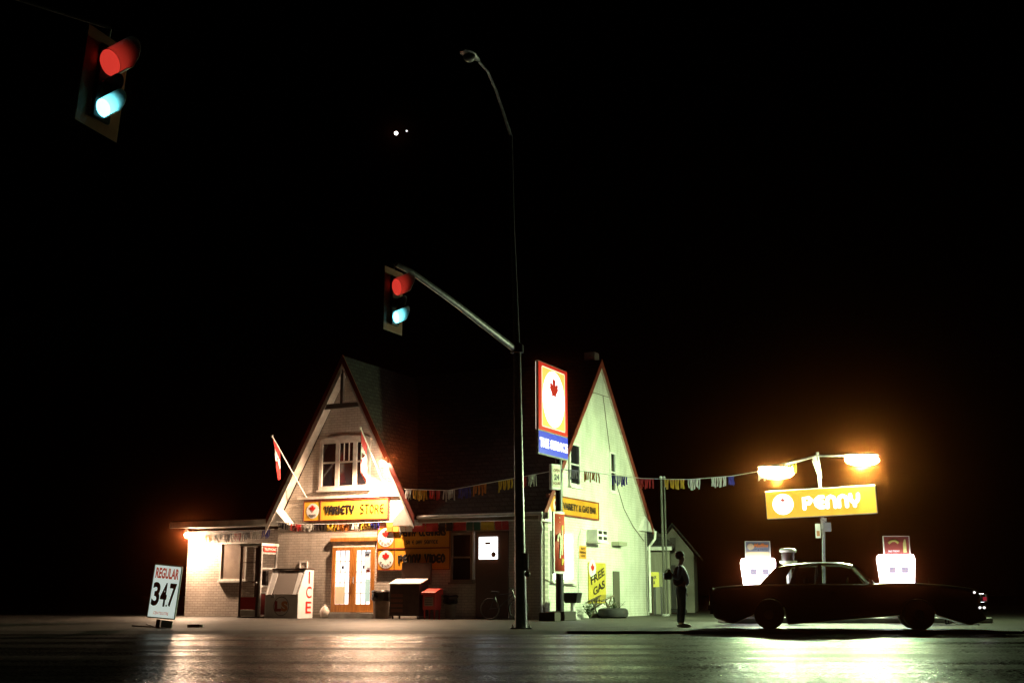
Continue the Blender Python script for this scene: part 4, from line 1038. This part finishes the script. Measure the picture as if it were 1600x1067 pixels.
wl = glow('lit white print', (.93,.93,1), 2.6)
disc(-hl*.68, -.0, hh*.74, hh*.74, -.109, .004, wl, PN); leaf(-hl*.68, hh*.26, hh*.2, -.115, signred, PN)
strokes('PENNY', -hl*.33, hl*.72, -hh*.52, hh*.52, -.112, .062, wl, PN)

# fuel pumps
pumpw = glow('lit pump head', (1.0,.93,1.0), 12.0)
def pump(label, px0, px1, py, tpx0, tpx1, tpy, board_m, edge):
    D_ = DI-.05
    x0, x1 = at(px0, 900, D_).x, at(px1, 900, D_).x; zt_ = at((px0+px1)/2, py, D_).z; cx = (x0+x1)/2; hw_ = (x1-x0)/2
    t = thing('fuel_pump', label, 'fuel pump', (cx, D_, .15), 0, 'fuel pumps on the island'); zt_ -= .15; zl_ = at(px0, 911, D_).z-.15-.1
    MB().box(-hw_*.84, hw_*.84, -.24, .24, 0, zl_).build('lower_cabinet', white, t, .02)
    MB().prism([(-hw_*.82,zl_+.003),(hw_*.86,zl_+.003),(hw_*.98,zt_-.12),(hw_*.90,zt_),(-hw_*.9,zt_),(-hw_*.98,zt_-.12)], 'y', -.25, .25).build('lit_head', pumpw, t, .03)
    fc = nodes_mat('pump dial', (.5,.5,.6), .4, em=(.72,.70,.85), es=.85)
    dk_ = nodes_mat('dial figures', (.3,.3,.42), .4, em=(.5,.48,.7), es=.7)
    zc_ = (zl_+zt_)/2+.02
    for s_ in (-.38, .34):
        d_ = MB().box(hw_*(s_-.2), hw_*(s_+.2), -.262, -.255, zc_-.09, zc_+.09).build('dial', fc, t)
        lettering('00.0', hw_*(s_-.17), hw_*(s_+.17), zc_+.0, zc_+.06, -.263, dk_, d_, bold=.01)
        lettering('0.00', hw_*(s_-.17), hw_*(s_+.17), zc_-.08, zc_-.02, -.263, dk_, d_, bold=.01)
    hz = MB().tube([(hw_,-.0,zl_-.1),(hw_+.15,-.1,.5),(hw_+.22,-.15,.15),(hw_+.12,-.2,.4),(hw_+.02,-.1,zl_-.3)], .018, 8); hz.build('hose', rubber, t)
    MB().box(hw_*.86, hw_*1.02, -.2, -.02, zl_-.4, zl_-.05).build('nozzle', black, t, .01)
    tx0, tx1, tz = at(tpx0, 850, D_).x-cx, at(tpx1, 850, D_).x-cx, at(tpx0, tpy, D_).z-.15
    tb = MB().box(tx0, tx1, -.02, .02, zt_+.003, tz).build('topper', board_m, t)
    mb = MB()
    for a, b, c, d in ((tx0-.02,tx0,zt_,tz+.02),(tx1,tx1+.02,zt_,tz+.02),(tx0,tx1,tz,tz+.02)): mb.box(a,b,-.03,.03,c,d)
    mb.build('topper_frame', edge, tb)
    return t, (tx0, tx1, zt_, tz)
eg = nodes_mat('pale edge', (.7,.75,.6), .4)
t, (x0, x1, z0, z1) = pump('left fuel pump, white and lit, under a blue and orange board', 1159, 1211, 872, 1165, 1202, 846, nodes_mat('blue board', (.16,.22,.26), .5), eg)
hh = z1-z0; ww = x1-x0
MB().box(x0+.01, x1-.01, -.026, -.021, z0+.02, z0+hh*.40).build('board_band', nodes_mat('tan band', (.50,.45,.25), .5), t)
disc(x0+ww*.2, z0+hh*.7, ww*.14, hh*.2, -.022, .006, nodes_mat('cream round', (.6,.55,.3), .5), t)
lettering('Muffins', x0+ww*.32, x1-.03, z0+hh*.66, z0+hh*.9, -.025, nodes_mat('orange script', (.75,.25,.05), .5), t, bold=.04, shear=.3)
lettering('HOT & FRESH', x0+ww*.2, x1-.05, z0+hh*.45, z0+hh*.56, -.028, signblk, t)
t, (x0, x1, z0, z1) = pump('right fuel pump, white and lit, under a dark red board', 1374, 1428, 866, 1381, 1420, 838, nodes_mat('dark red board', (.16,.03,.02), .5), eg)
hh = z1-z0; ww = x1-x0
MB().tube([(x0+ww*.18,-.027,z0+hh*.62),(x0+ww*.3,-.027,z0+hh*.76),(x0+ww*.45,-.027,z0+hh*.78),(x0+ww*.58,-.027,z0+hh*.64)], .035, 8, flat=(Vector((0,1,0)),.15)).build('board_picture', nodes_mat('olive picture', (.35,.36,.08), .5), t)
MB().tube([(x0+ww*.82,-.027,z0+hh*.12),(x0+ww*.82,-.027,z0+hh*.6),(x0+ww*.84,-.027,z0+hh*.85)], [.045,.045,.02], 8, flat=(Vector((0,1,0)),.15)).build('board_bottle', nodes_mat('pale bottle print', (.45,.48,.15), .5), t)
lettering('SALE TODAY', x0+ww*.15, x0+ww*.6, z0+hh*.14, z0+hh*.24, -.025, signwht, t)
# domed dispenser between the pumps
dp = at(1233, 905, DI+.1); dp.z = .15
t = thing('towel_dispenser', 'pale domed canister on a post between the two pumps', 'dispenser', dp)
zt_ = at(1233, 856, DI+.1).z-.15
MB().tube([(0,0,0),(0,0,zt_-.5)], .07, 10).build('post', galv, t)
MB().lathe([(.10,zt_-.5),(.24,zt_-.42),(.25,zt_-.36)], 20).build('tray', nodes_mat('olive tray', (.45,.48,.3), .5), t)
MB().lathe([(.19,zt_-.358),(.19,zt_-.12)], 20).build('canister', nodes_mat('dark canister', (.05,.04,.035), .25), t)
MB().lathe([(.23,zt_-.118),(.24,zt_-.06),(.19,zt_-.01),(.08,zt_)], 20).build('dome', nodes_mat('pale dome', (.6,.62,.5), .4), t)

# ================================================================= CAR
CD = 27.35                                     # near side of the body
def c2(x, y): q = at(1090+x/3.404, 820+y/3.404, CD); return q.x, q.z
x_r, x_f = at(1105, 940, CD).x, at(1536, 940, CD).x
CAR = thing('parked_car', 'long black sedan parked side-on before the fuel pumps', 'car', ((x_r+x_f)/2+.27, CD+.92+.38, 0), -R(12))
cx0 = (x_r+x_f)/2; HW = .92
paint = nodes_mat('black car paint', (.004,.004,.005), .3, spec=.5)
paint.node_tree.nodes['Principled BSDF'].inputs['Coat Weight'].default_value = .35
paint.node_tree.nodes['Principled BSDF'].inputs['Coat Roughness'].default_value = .08
paintb = nodes_mat('black body paint', (.003,.003,.003), .28, spec=.5)
def cp(x, y): a, z = c2(x, y); return (a-cx0, z)
wr, wf_ = cp(390, 470), cp(1175, 470); wz = .335
up = [cp(62, 430), cp(70, 350), cp(100, 328), cp(200, 318), cp(330, 312), cp(700, 312), cp(925, 312), cp(1000, 306), cp(1150, 306), cp(1300, 316), cp(1440, 334), cp(1475, 345), cp(1490, 380), cp(1492, 440)]
def arch(cx, r_, n=12): return [(cx+r_*math.cos(math.pi*k/n), wz+r_*math.sin(math.pi*k/n)-.02) for k in range(n+1)]
zb_ = .115
low = [(cp(1485, 0)[0], .24), (cp(1400, 0)[0], zb_)]+arch(wf_[0], .37)+[(wr[0]+.39, zb_-.01)]+arch(wr[0], .37)+[(cp(170, 0)[0], zb_), (cp(75, 0)[0], .25)]
prof = up+low
# body: three width stations so the sides tuck in toward top and bottom
def body_mesh(poly, stations):
    mb = MB(); n = len(poly); idx = []
    zmid = .62
    for (y, tuck) in stations:
        i = len(mb.v); idx.append(i)
        for (x, z) in poly:
            mx_ = sum(p[0] for p in poly)/n
            mb.v.append((x*(1-tuck*.03), y, z-(tuck*.05 if z > zmid+.2 else 0)+(tuck*.03 if z < .4 else 0)))
    for k in range(len(idx)-1):
        for j in range(n): mb.f.append((idx[k]+j, idx[k]+(j+1)%n, idx[k+1]+(j+1)%n, idx[k+1]+j)); mb.sm.append(True)
    mb.f.append(tuple(idx[0]+j for j in reversed(range(n)))); mb.f.append(tuple(idx[-1]+j for j in range(n))); mb.sm += [True, True]
    return mb
body_mesh(prof, [(-HW,1.0),(-HW+.06,.3),(-HW+.2,0),(HW-.2,0),(HW-.06,.3),(HW,1.0)]).build('body', paintb, CAR, .055, seg=4)
# greenhouse: roof slab, pillars, glass
rp = [cp(420, 226), cp(500, 205), cp(600, 196), cp(700, 193), cp(785, 196), cp(838, 208)]
tin = .16
mb = MB(); n = len(rp); 
for y, dz in ((-HW+tin+.02,-.03),(-HW+tin+.12,.0),(0,.025),(HW-tin-.12,.0),(HW-tin-.02,-.03)):
    for (x, z) in rp: mb.v.append((x, y, z+dz))
for (y, dz) in ((HW-tin-.02,-.06),(-HW+tin+.02,-.06)):
    for (x, z) in rp: mb.v.append((x, y, z+dz))
for k in range(7):
    for j in range(n-1): a, b = (k*n+j), ((k+1)%7)*n+j; mb.f.append((a, a+1, b+1, b)); mb.sm.append(True)
mb.f.append(tuple(k*n for k in range(7))); mb.f.append(tuple(k*n+n-1 for k in reversed(range(7)))); mb.sm += [False]*2
mb.build('roof', paint, CAR)
def pil(mb, p_, q, w_=.06):
    for s_ in (-1, 1): mb.beam((p_[0], s_*(HW-.04), p_[1]), (q[0], s_*(HW-tin-.05), q[1]), w_, .05, up=(0,1,0))
for s_ in (-1, 1):
    def pl(pts, w0=.05):
        mb = MB(); q = []
        zt0, zb0 = cp(0,200)[1], cp(0,312)[1]
        for (x, z) in pts:
            f = (z-zb0)/(zt0-zb0); q.append((x, s_*(HW-.04-(tin+.01)*f), z))
        n = len(q); mb.v = [tuple(v) for v in q]+[(v[0], v[1]-s_*w0, v[2]) for v in q]
        mb.f = [tuple(range(n)), tuple(reversed(range(n, 2*n)))]+[(k, (k+1)%n, n+(k+1)%n, n+k) for k in range(n)]; mb.sm = [False]*len(mb.f)
        mb.build('pillar', paint, CAR)
    pl([cp(925,313), cp(950,313), cp(842,205), cp(826,203)]); pl([cp(644,313), cp(670,313), cp(668,197), cp(648,197)])
    pl([cp(338,313), cp(462,313), cp(462,302), cp(500,240), cp(522,204), cp(420,222)]); pl([cp(500,313), cp(522,313), cp(552,204), cp(532,204)])
    pl([cp(462,313), cp(500,313), cp(500,308), cp(462,308)])
cgl = nodes_mat('car glass', (.6,.65,.6), .02); g_ = cgl.node_tree.nodes['Principled BSDF']; g_.inputs['Transmission Weight'].default_value = 1; g_.inputs['IOR'].default_value = 1.03
def quadpane(p_, q, r_, s_, nm):
    MB().quad(p_, q, r_, s_).build(nm, wsm if nm == 'windscreen' else cgl, CAR).modifiers.new('thick', 'SOLIDIFY').thickness = .005
wsm = nodes_mat('dusty windscreen', (.55,.6,.5), .25); wsm.node_tree.nodes['Principled BSDF'].inputs['Transmission Weight'].default_value = .55
A, B = cp(935, 312), cp(835, 208); quadpane((A[0],-HW+.1,A[1]), (A[0],HW-.1,A[1]), (B[0],HW-tin-.1,B[1]), (B[0],-HW+tin+.1,B[1]), 'windscreen')
A, B = cp(345, 312), cp(425, 230); quadpane((A[0],-HW+.1,A[1]), (A[0],HW-.1,A[1]), (B[0],HW-tin-.1,B[1]), (B[0],-HW+tin+.1,B[1]), 'rear_window')
for s_ in (-1, 1):
    for (a, b, c, d) in ((cp(520,311),cp(645,311),cp(650,203),cp(545,208)), (cp(670,311),cp(925,311),cp(838,212),cp(672,202))):
        quadpane((a[0],s_*(HW-.06),a[1]), (b[0],s_*(HW-.06),b[1]), (c[0],s_*(HW-tin-.06),c[1]), (d[0],s_*(HW-tin-.06),d[1]), 'side_window')
mb = MB()
for s_ in (-1, 1): mb.beam((cp(340,314)[0], s_*(HW-.03), cp(0,311)[1]), (cp(935,314)[0], s_*(HW-.03), cp(0,311)[1]), .03, .02)
mb.build('window_trim', chrome, CAR)
# seats, steering wheel
mb = MB()
for (x, h) in ((cp(650, 0)[0]-.15, .98), (cp(480, 0)[0], .95)):
    for s_ in (-.4, .4): mb.prism([(x-.05,.5),(x+.08,.5),(x-.05,h),(x-.2,h)], 'y', s_-.3, s_+.3)
mb.build('seat', nodes_mat('dark seat', (.02,.015,.015), .8), CAR, .04)
for s_ in (-.4, .4):
    mb = MB().box(cp(650,0)[0]-.36, cp(650,0)[0]-.26, s_-.12, s_+.12, 1.0, 1.14); mb.build('headrest', nodes_mat('dark headrest', (.02,.015,.015), .8), CAR, .03)
xw = cp(800, 0)[0]; MB().tube([(xw+.04*math.sin(a)*0+.1*math.sin(a)*.3, .4+.19*math.cos(a), .98+.17*math.sin(a)) for a in [2*math.pi*k/20 for k in range(21)]], .014, 8, False).build('steering_wheel', signblk, CAR)
for (px_, nm) in ((wr[0], 'wheel'), (wf_[0], 'wheel')):
    for s_ in (-1, 1):
        y = s_*(HW-.14) if s_ < 0 else HW-.42
        wo = MB().lathe([(.20,-.10),(.31,-.105),(.335,-.07),(.335,.07),(.31,.105),(.20,.10)], 30, (px_, y, wz), 'y').build('wheel', rubber, CAR)
        MB().lathe([(.03,-.115),(.10,-.11),(.13,-.08),(.19,-.095),(.205,-.10),(.205,.10)], 24, (px_, y, wz), 'y').build('hubcap', chrome if False else nodes_mat('dull hubcap', (.25,.25,.25), .3, 1.0), wo)
# bumpers, lights, trim
xR, xF = x_r-cx0, x_f-cx0
MB().box(cp(60,0)[0]-.02, cp(66,0)[0]+.03, -HW+.03, HW-.03, .34, .93).build('added_rear_panel', nodes_mat('matte black panel', (.003,.003,.003), .9, spec=.05), CAR, .01)  # matte sheet added over the tail to keep reflections off it
MB().box(xR+.02, xR+.14, -HW+.02, HW-.02, .42, .54).build('rear_bumper', nodes_mat('dull chrome', (.06,.06,.06), .2, 1.0), CAR, .03)
MB().box(xF-.22, xF-.0, -HW+.02, HW-.02, .40, .54).build('front_bumper', chrome, CAR, .03)
gx = cp(1488, 0)[0]
MB().box(gx-.0, gx+.03, -.45, .45, .60, .80).build('grille', chrome, CAR, .01)
for s_ in (-.68, .68): MB().lathe([(.09,0),(.09,.03),(.05,.045)], 18, (gx+.0, s_, .70), 'x').build('headlight', nodes_mat('headlight glass', (.6,.6,.6), .05, spec=1), CAR)
for s_ in (-.7, .7): MB().box(xR+.06, xR+.09, s_-.16, s_+.16, .62, .76).build('tail_light', nodes_mat('tail light', (.2,.01,.01), .2), CAR)
MB().box(gx-.10, gx-.02, -HW-.008, -HW+.0, .64, .72).build('marker_light', nodes_mat('red marker', (.5,.02,.02), .2, em=(1,.05,.1), es=.25), CAR)
for (x_, z_) in ((cp(1447,0)[0], cp(0,438)[1]), (cp(1468,0)[0], cp(0,438)[1]), (cp(1425,0)[0], cp(0,358)[1])): MB().ball((x_, -HW+.0, z_), .026, 10, 6, (1,.4,1)).build('chrome_glint', glow('glint glow', (1,.95,.9), 2.0), CAR)  # small glowing dots put in for glints on the chrome
mx_, mz_ = cp(930, 318); mb = MB().ball((mx_-.02, -HW-.10, mz_+.04), .085, 12, 8, (.7,1.1,.75)); mb.tube([(mx_-.02,-HW+.03,mz_-.02),(mx_-.02,-HW-.08,mz_+.02)], .02, 8); mb.build('door_mirror', chrome, CAR)
MB().box(cp(300,0)[0], cp(1400,0)[0], -HW-.012, -HW-.0, .50, .525).build('side_trim', nodes_mat('dull side trim', (.03,.03,.03), .3, .5), CAR)

MB().box(cp(690,0)[0], cp(690,0)[0]+.16, -HW-.03, -HW-.003, .78, .81).build('door_handle', chrome, CAR)
MB().tube([(cp(1250,0)[0], HW-.2, .9),(cp(1250,0)[0]-.02, HW-.2, 1.17)], .004, 5).build('aerial', chrome, CAR)
# air hose on the ground
hp = [gnd(x, y) for x, y in ((1478,975),(1486,972),(1494,975),(1508,976),(1530,976.5))]
mb = MB(); o0 = hp[0]
mb.tube([(p_-o0)+Vector((0,0,.02+(.28 if i == 0 else 0))) for i, p_ in enumerate([hp[0]]+hp)], .022, 8)
mb.tube([(p_-o0)+Vector((.12,.12,.02+(.3 if i == 0 else 0))) for i, p_ in enumerate([hp[0]]+hp[:4])], .022, 8)
o = mb.build('air_hose', rubber, None, loc=o0); tag(o, 'black air hose trailing on the ground by the front wheel', 'hose')

# ================================================================= PERSON
pf = gnd(1066, 980)
PE = thing('person', 'person in dark vest, light blue shirt and jeans standing right of the side wall', 'person', pf, 0)
def skin_obj(name, joints, edges, mat, parent, root=0, sub=2):
    me = bpy.data.meshes.new(name); me.from_pydata([j[:3] for j in joints], edges, []); me.update()
    o = bpy.data.objects.new(name, me); sc.collection.objects.link(o); o.parent = parent; me.materials.append(mat)
    sk = o.modifiers.new('skin', 'SKIN'); sk.use_smooth_shade = True
    ly = me.skin_vertices[0].data if len(me.skin_vertices) else None
    if ly is None:
        bm = bmesh.new(); bm.from_mesh(me); bm.verts.layers.skin.verify(); bm.to_mesh(me); bm.free(); ly = me.skin_vertices[0].data
    for i, j in enumerate(joints):
        ly[i].radius = (j[3], j[4] if len(j) > 4 else j[3]); ly[i].use_root = (i == root)
    s = o.modifiers.new('sub', 'SUBSURF'); s.levels = sub; s.render_levels = sub
    return o
skinm = nodes_mat('skin', (.42,.26,.19), .5)
# profile view: person faces +x (right in the picture); y is across the body
J = [(0,0,.95,.13,.15),(.01,0,1.15,.12,.14),(.0,0,1.36,.13,.17),(.0,0,1.47,.06),(.015,0,1.53,.055),(.03,0,1.60,.08),(.025,0,1.70,.075),
     (0,-.10,.90,.09),(.02,-.10,.50,.062),(-.02,-.10,.10,.045),(0,.10,.90,.09),(-.02,.10,.50,.062),(-.06,.10,.10,.045),
     (-.02,-.20,1.40,.055),(-.10,-.24,1.13,.045),(-.24,-.16,1.24,.036),(-.29,-.13,1.30,.03),
     (-.02,.20,1.40,.055),(.0,.24,1.12,.045),(.10,.20,.90,.036),(.13,.18,.83,.03),
     (.10,-.10,.03,.04),(.06,.10,.03,.04)]
E_ = [(0,1),(1,2),(2,3),(3,4),(4,5),(5,6),(0,7),(7,8),(8,9),(0,10),(10,11),(11,12),(2,13),(13,14),(14,15),(15,16),(2,17),(17,18),(18,19),(19,20),(9,21),(12,22)]
body = skin_obj('body', J, E_, skinm, PE)
# clothes
denim = grime(nodes_mat('denim', rough=.8), (.03,.07,.09), (.07,.13,.15), 9)
vest = nodes_mat('dark vest', (.012,.012,.02), .8); shirt = nodes_mat('light blue shirt', (.34,.44,.70), .7)
skin_obj('jeans', [(0,0,1.02,.16,.18),(0,0,.9,.165,.18),(0,-.10,.80,.115),(.02,-.10,.5,.078),(-.02,-.10,.09,.066),(0,.10,.80,.115),(-.02,.10,.5,.078),(-.06,.10,.09,.066)], [(0,1),(1,2),(2,3),(3,4),(1,5),(5,6),(6,7)], denim, PE)
skin_obj('vest', [(-.05,0,.95,.165,.19),(-.05,0,1.15,.155,.19),(-.05,0,1.36,.145,.20),(-.04,0,1.45,.07,.09)], [(0,1),(1,2),(2,3)], vest, PE)
skin_obj('shirt', [(.06,0,.96,.14,.15),(.085,0,1.15,.135,.15),(.05,0,1.36,.13,.16),(.03,0,1.47,.055),(-.02,-.20,1.40,.072),(-.10,-.24,1.13,.06),(-.22,-.17,1.22,.05),(-.02,.20,1.40,.072),(.0,.24,1.12,.06),(.09,.205,.92,.048)],
         [(0,1),(1,2),(2,3),(2,4),(4,5),(5,6),(2,7),(7,8),(8,9)], shirt, PE)
mb = MB().ball((-.012,0,1.70), .112, 18, 12, (1.02,.88,.98)); mb.v = [(x, y, max(z, 1.60 if x < .02 else 1.685)) for x, y, z in mb.v]; mb.build('hair', grime(nodes_mat('dark hair', rough=.5), (.012,.01,.008), (.04,.03,.02), 30), PE)
mb = MB().prism([(.10,1.63),(.135,1.60),(.105,1.595)], 'y', -.014, .014); mb.ball((.095,-.035,1.645), .011, 8, 5); mb.ball((.095,.035,1.645), .011, 8, 5); mb.tube([(.095,-.03,1.565),(.103,0,1.563),(.095,.03,1.565)], .008, 6)
for s_ in (-1, 1): mb.ball((.01, s_*.083, 1.635), .026, 8, 6, (.7,.35,1))
mb.build('face', skinm, PE)
shoe = nodes_mat('pale shoes', (.6,.58,.52), .5)
for (x, y) in ((.03,-.10),(-.01,.10)):
    mb = MB().ball((x+.03, y, .045), .14, 14, 8, (1.05,.36,.36)); mb.v = [(a, b, max(c, 0)) for a, b, c in mb.v]; mb.build('shoe', shoe, PE)
# hands: palm plus five curled fingers
def hand(c, dx, palm_down, closed):
    c = Vector(c); mb = MB(); mb.ball(c, .045, 10, 7, (.9,.45,1.0))
    for k in range(4):
        y = (k-1.5)*.019; l_ = (.055,.068,.062,.048)[k]
        b0_ = c+Vector((dx*.025, y, -.02)); b1_ = b0_+Vector((dx*.02, 0, -l_*.6)); b2_ = b1_+Vector((-dx*.018*closed, 0, -l_*.4))
        mb.tube([b0_, b1_, b2_], [.0095,.009,.0075], 7)
    b0_ = c+Vector((-dx*.02,-.02,.0)); mb.tube([b0_, b0_+Vector((-dx*.01,-.028,-.028)), b0_+Vector((dx*.005,-.034,-.058))], [.011,.010,.008], 7)
    return mb
hand((.14,.175,.79), 1, 1, .8).build('hand', skinm, PE); hand((-.30,-.125,1.33), -1, 1, 1.5).build('hand', skinm, PE)
cbag = thing('camera_bag', 'small dark shoulder bag held behind the standing person', 'bag', pf+Vector((-.33,-.12,1.12)), 0)
MB().box(-.10, .09, -.07, .07, .0, .17).build('bag', nodes_mat('dark leather', (.02,.015,.012), .35), cbag, .025)
MB().tube([(-.07,0,.16),(-.05,0,.22),(.02,0,.25),(.07,0,.22),(.08,0,.16)], .012, 7).build('strap', nodes_mat('strap leather', (.03,.02,.015), .4), cbag)
MB().lathe([(.02,-.082),(.02,-.071)], 12, (.03,0,.1), 'y').build('buckle', chrome, cbag)

# ================================================================= RIGHT BACKGROUND
HD = 56.0
ga_ = thing('garage', 'small dim gabled outbuilding behind the standing person', 'building', (at(1054, 950, HD).x, HD, 0), -R(10))
kx = HD/1941
hw_ = (1086-1023)/2*kx; ze_ = at(1086, 864, HD).z; za_ = at(1053, 824, HD).z
dimw = grime(nodes_mat('dull siding', rough=.8), (.17,.16,.13), (.24,.23,.19), 2, .3)
MB().prism([(-hw_,0),(hw_,0),(hw_,ze_),(0,za_),(-hw_,ze_)], 'y', 0, .2).build('gable_wall', dimw, ga_)
MB().box(hw_-.2, hw_, .21, 6, 0, ze_-.02).box(-hw_, -hw_+.2, .21, 6, 0, ze_-.02).build('side_wall', dimw, ga_)
for s_ in (-1, 1):
    mb = MB(); mb.prism([(0,za_+.1),(s_*(hw_+.3),ze_-.22),(s_*(hw_+.3),ze_-.10),(0,za_+.22)], 'y', -.25, 6.1); mb.build('roof', shing, ga_)
MB().box(-hw_*.55, hw_*.1, -.04, -.003, 0, 2.1).build('door', nodes_mat('dark opening', (.01,.01,.01), .6), ga_)
MB().box(-hw_*.15, hw_*.15, -.03, -.003, ze_+.1, ze_+.7).build('vent', nodes_mat('vent', (.05,.05,.04), .6), ga_)
# lean-to between store and garage
t = thing('shed', 'low lean-to shed between the store corner and the garage', 'building', (at(1018, 950, 52).x, 52, 0), -R(8))
xw_ = (1042-1012)*52/1941
MB().box(-.2, xw_, 0, 4, 0, at(1020, 858, 52).z).build('wall', grime(nodes_mat('board siding', rough=.8), (.24,.23,.18), (.34,.33,.26), 2, stretch=(8,8,.4)), t)
zz = at(1020, 858, 52).z; MB().prism([(-.4,zz+.02),(xw_+.2,zz+.02),(xw_+.2,zz+.2),(-.4,zz+1.3)], 'y', -.3, 4.2).build('roof', shing, t)
MB().box(-.4, xw_+.1, -.42, -.301, zz-.05, zz+.1).build('gutter', white, t)
def upole(label, px, D, r_):
    b_ = at(px+1.5, 955, D); b_.z = 0; tpz = at(px-4, 746, D)-b_
    t = thing('utility_pole', label, 'pole', b_, 0, 'thin poles at the store corner')
    MB().tube([(0,0,0), tpz], [r_, r_*.85], 12).build('shaft', grime(nodes_mat('pole steel', rough=.6), (.03,.03,.022), (.05,.05,.04), 4), t)
    MB().lathe([(r_*1.25,tpz.z-.03),(r_*1.25,tpz.z+.03),(r_*.4,tpz.z+.07)], 12, (tpz.x,tpz.y,0)).build('cap', galv, t)
    MB().lathe([(r_*2,0),(r_*2,.04),(r_*1.2,.08)], 12).build('base', galv, t)
upole('thicker of the two slim poles, nearer the store corner', 1037, 46.5, .052); upole('thinner pole just right of its twin by the store', 1042, 46.8, .036)
# yellow notice on a post
np_ = gnd(1024, 960); t = thing('yellow_sign', 'square yellow notice on a dark post by the store corner', 'sign', np_)
zc_ = at(1023, 905, np_.y).z; k_ = np_.y/1941
MB().box(-8*k_, 7*k_, -.03, 0, zc_-11.5*k_, zc_+11.5*k_).build('panel', nodes_mat('yellow notice', (.70,.60,.05), .5), t)
lettering('AIR', -4*k_, 3*k_, zc_+1*k_, zc_+6*k_, -.032, signblk, t, bold=.02); lettering('&', -2*k_, 1*k_, zc_-7*k_, zc_-2*k_, -.032, signblk, t, bold=.02)
MB().box(7.2*k_, 15*k_, -.02, .02, zc_-11*k_, zc_+10*k_).build('meter_plate', nodes_mat('olive plate', (.2,.2,.1), .6), t)
MB().box(-.04, .04, .003, .08, 0, zc_).build('post', black, t); MB().box(9*k_, 12*k_, .022, .07, 0, zc_).build('post', black, t)
t = thing('gate_post', 'dark gate panel standing against the store rear corner', 'gate', gnd(1013, 961))
MB().box(-.10, .22, -.03, .03, .04, at(1013, 900, gnd(1013,961).y).z).build('panel', nodes_mat('dark timber gate', (.06,.045,.03), .7), t, .008); MB().box(-.14, -.101, -.05, .05, 0, 1.6).build('post', redtrim, t)
t = thing('tyre_stack', 'low heap of dark tyres below the yellow notice', 'tyres', gnd(1032, 958.5))
for k, (x, y, z) in enumerate(((0,0,.1),(.0,.02,.3),(.75,.1,.1),(.38,.5,.1))):
    MB().lathe([(.2,-.09),(.33,-.1),(.38,-.05),(.38,.05),(.33,.1),(.2,.09)], 22, (x,y,z)).build('tyre', rubber, t)

# tree line and houses lost in the dark behind
def tree(x, y, h, label):
    t = thing('dark_tree', label, 'tree', (x, y, -.12), 0, 'dark trees behind the store')
    MB().tube([(0,0,0),(.1,.05,h*.3),(0,0,h*.55)], [.3,.22,.14], 9).tube([(0,0,h*.35),(h*.12,0,h*.6)], [.14,.06], 7).tube([(0,0,h*.35),(-h*.14,.1,h*.58)], [.14,.06], 7).build('trunk', nodes_mat('bark', (.05,.04,.03), .9), t)
    mb = MB()
    cl = [(random.uniform(-.25,.25)*h, random.uniform(-.2,.2)*h, random.uniform(.45,.9)*h) for _ in range(16)]
    for c in cl:
        for k in range(90):
            d = Vector((random.gauss(0,1), random.gauss(0,1), random.gauss(0,1))).normalized()*random.uniform(.4,1)*h*.13
            p_ = Vector(c)+d; u_ = Vector((random.uniform(-1,1), random.uniform(-1,1), random.uniform(-1,1))).normalized()*.18; v_ = u_.orthogonal().normalized()*.12
            mb.quad(p_-u_, p_-v_, p_+u_, p_+v_)
    mb.build('crown', leafm, t)
0 and tree(-19, 62, 9, 'dark tree left behind the low wing'); 0 and tree(-12.5, 66, 12, 'dark tree behind the left gable slope'); 0 and tree(24, 80, 9, 'dark tree behind the right fuel pump')

# bright points in the night sky
for (px, py, r_, lb) in ((619, 208.5, 3.3, 'bright white star high left of the street lamp pole'), (635.5, 205, 1.7, 'faint star just right of the bright one')):
    o = MB().ball((0,0,0), r_*1900/1941*.72, 14, 8).build('star', glow('star light', (1,.9,.85), 6 if r_ > 2 else 1.5), None, loc=at(px, py, 1400)); tag(o, lb, 'star')

# grass at the near verge
mb = MB()
for k in range(700):
    x = random.uniform(-4.6,-2.4); y = random.uniform(6.6,8.4); h_ = random.uniform(.08,.22); a = random.uniform(-.06,.06)
    mb.quad((x,y,-.058),(x+.012,y,-.058),(x+.008+a,y+random.uniform(-.04,.04),h_-.06))
o = mb.build('grass', nodes_mat('dry grass', (.06,.06,.03), .8)); tag(o, 'dry verge grass in the near left corner', 'grass', kind='stuff')

# thin red-tinted volume, added to imitate glare round the lamps
HZ = nodes_mat('glare_haze'); t_ = HZ.node_tree; t_.nodes.remove(t_.nodes['Principled BSDF'])
pv = t_.nodes.new('ShaderNodeVolumePrincipled'); pv.inputs['Color'].default_value = (1,.22,.06,1); pv.inputs['Density'].default_value = HDENS; pv.inputs['Anisotropy'].default_value = .991
t_.links.new(pv.outputs[0], t_.nodes['Material Output'].inputs['Volume'])
o = MB().box(-95,95,-14,100,-1.2,16).build('glare_haze', HZ); o['kind'] = 'stuff'; o['label'] = 'thin added volume imitating glare round the lamps'; o['category'] = 'glare_haze'
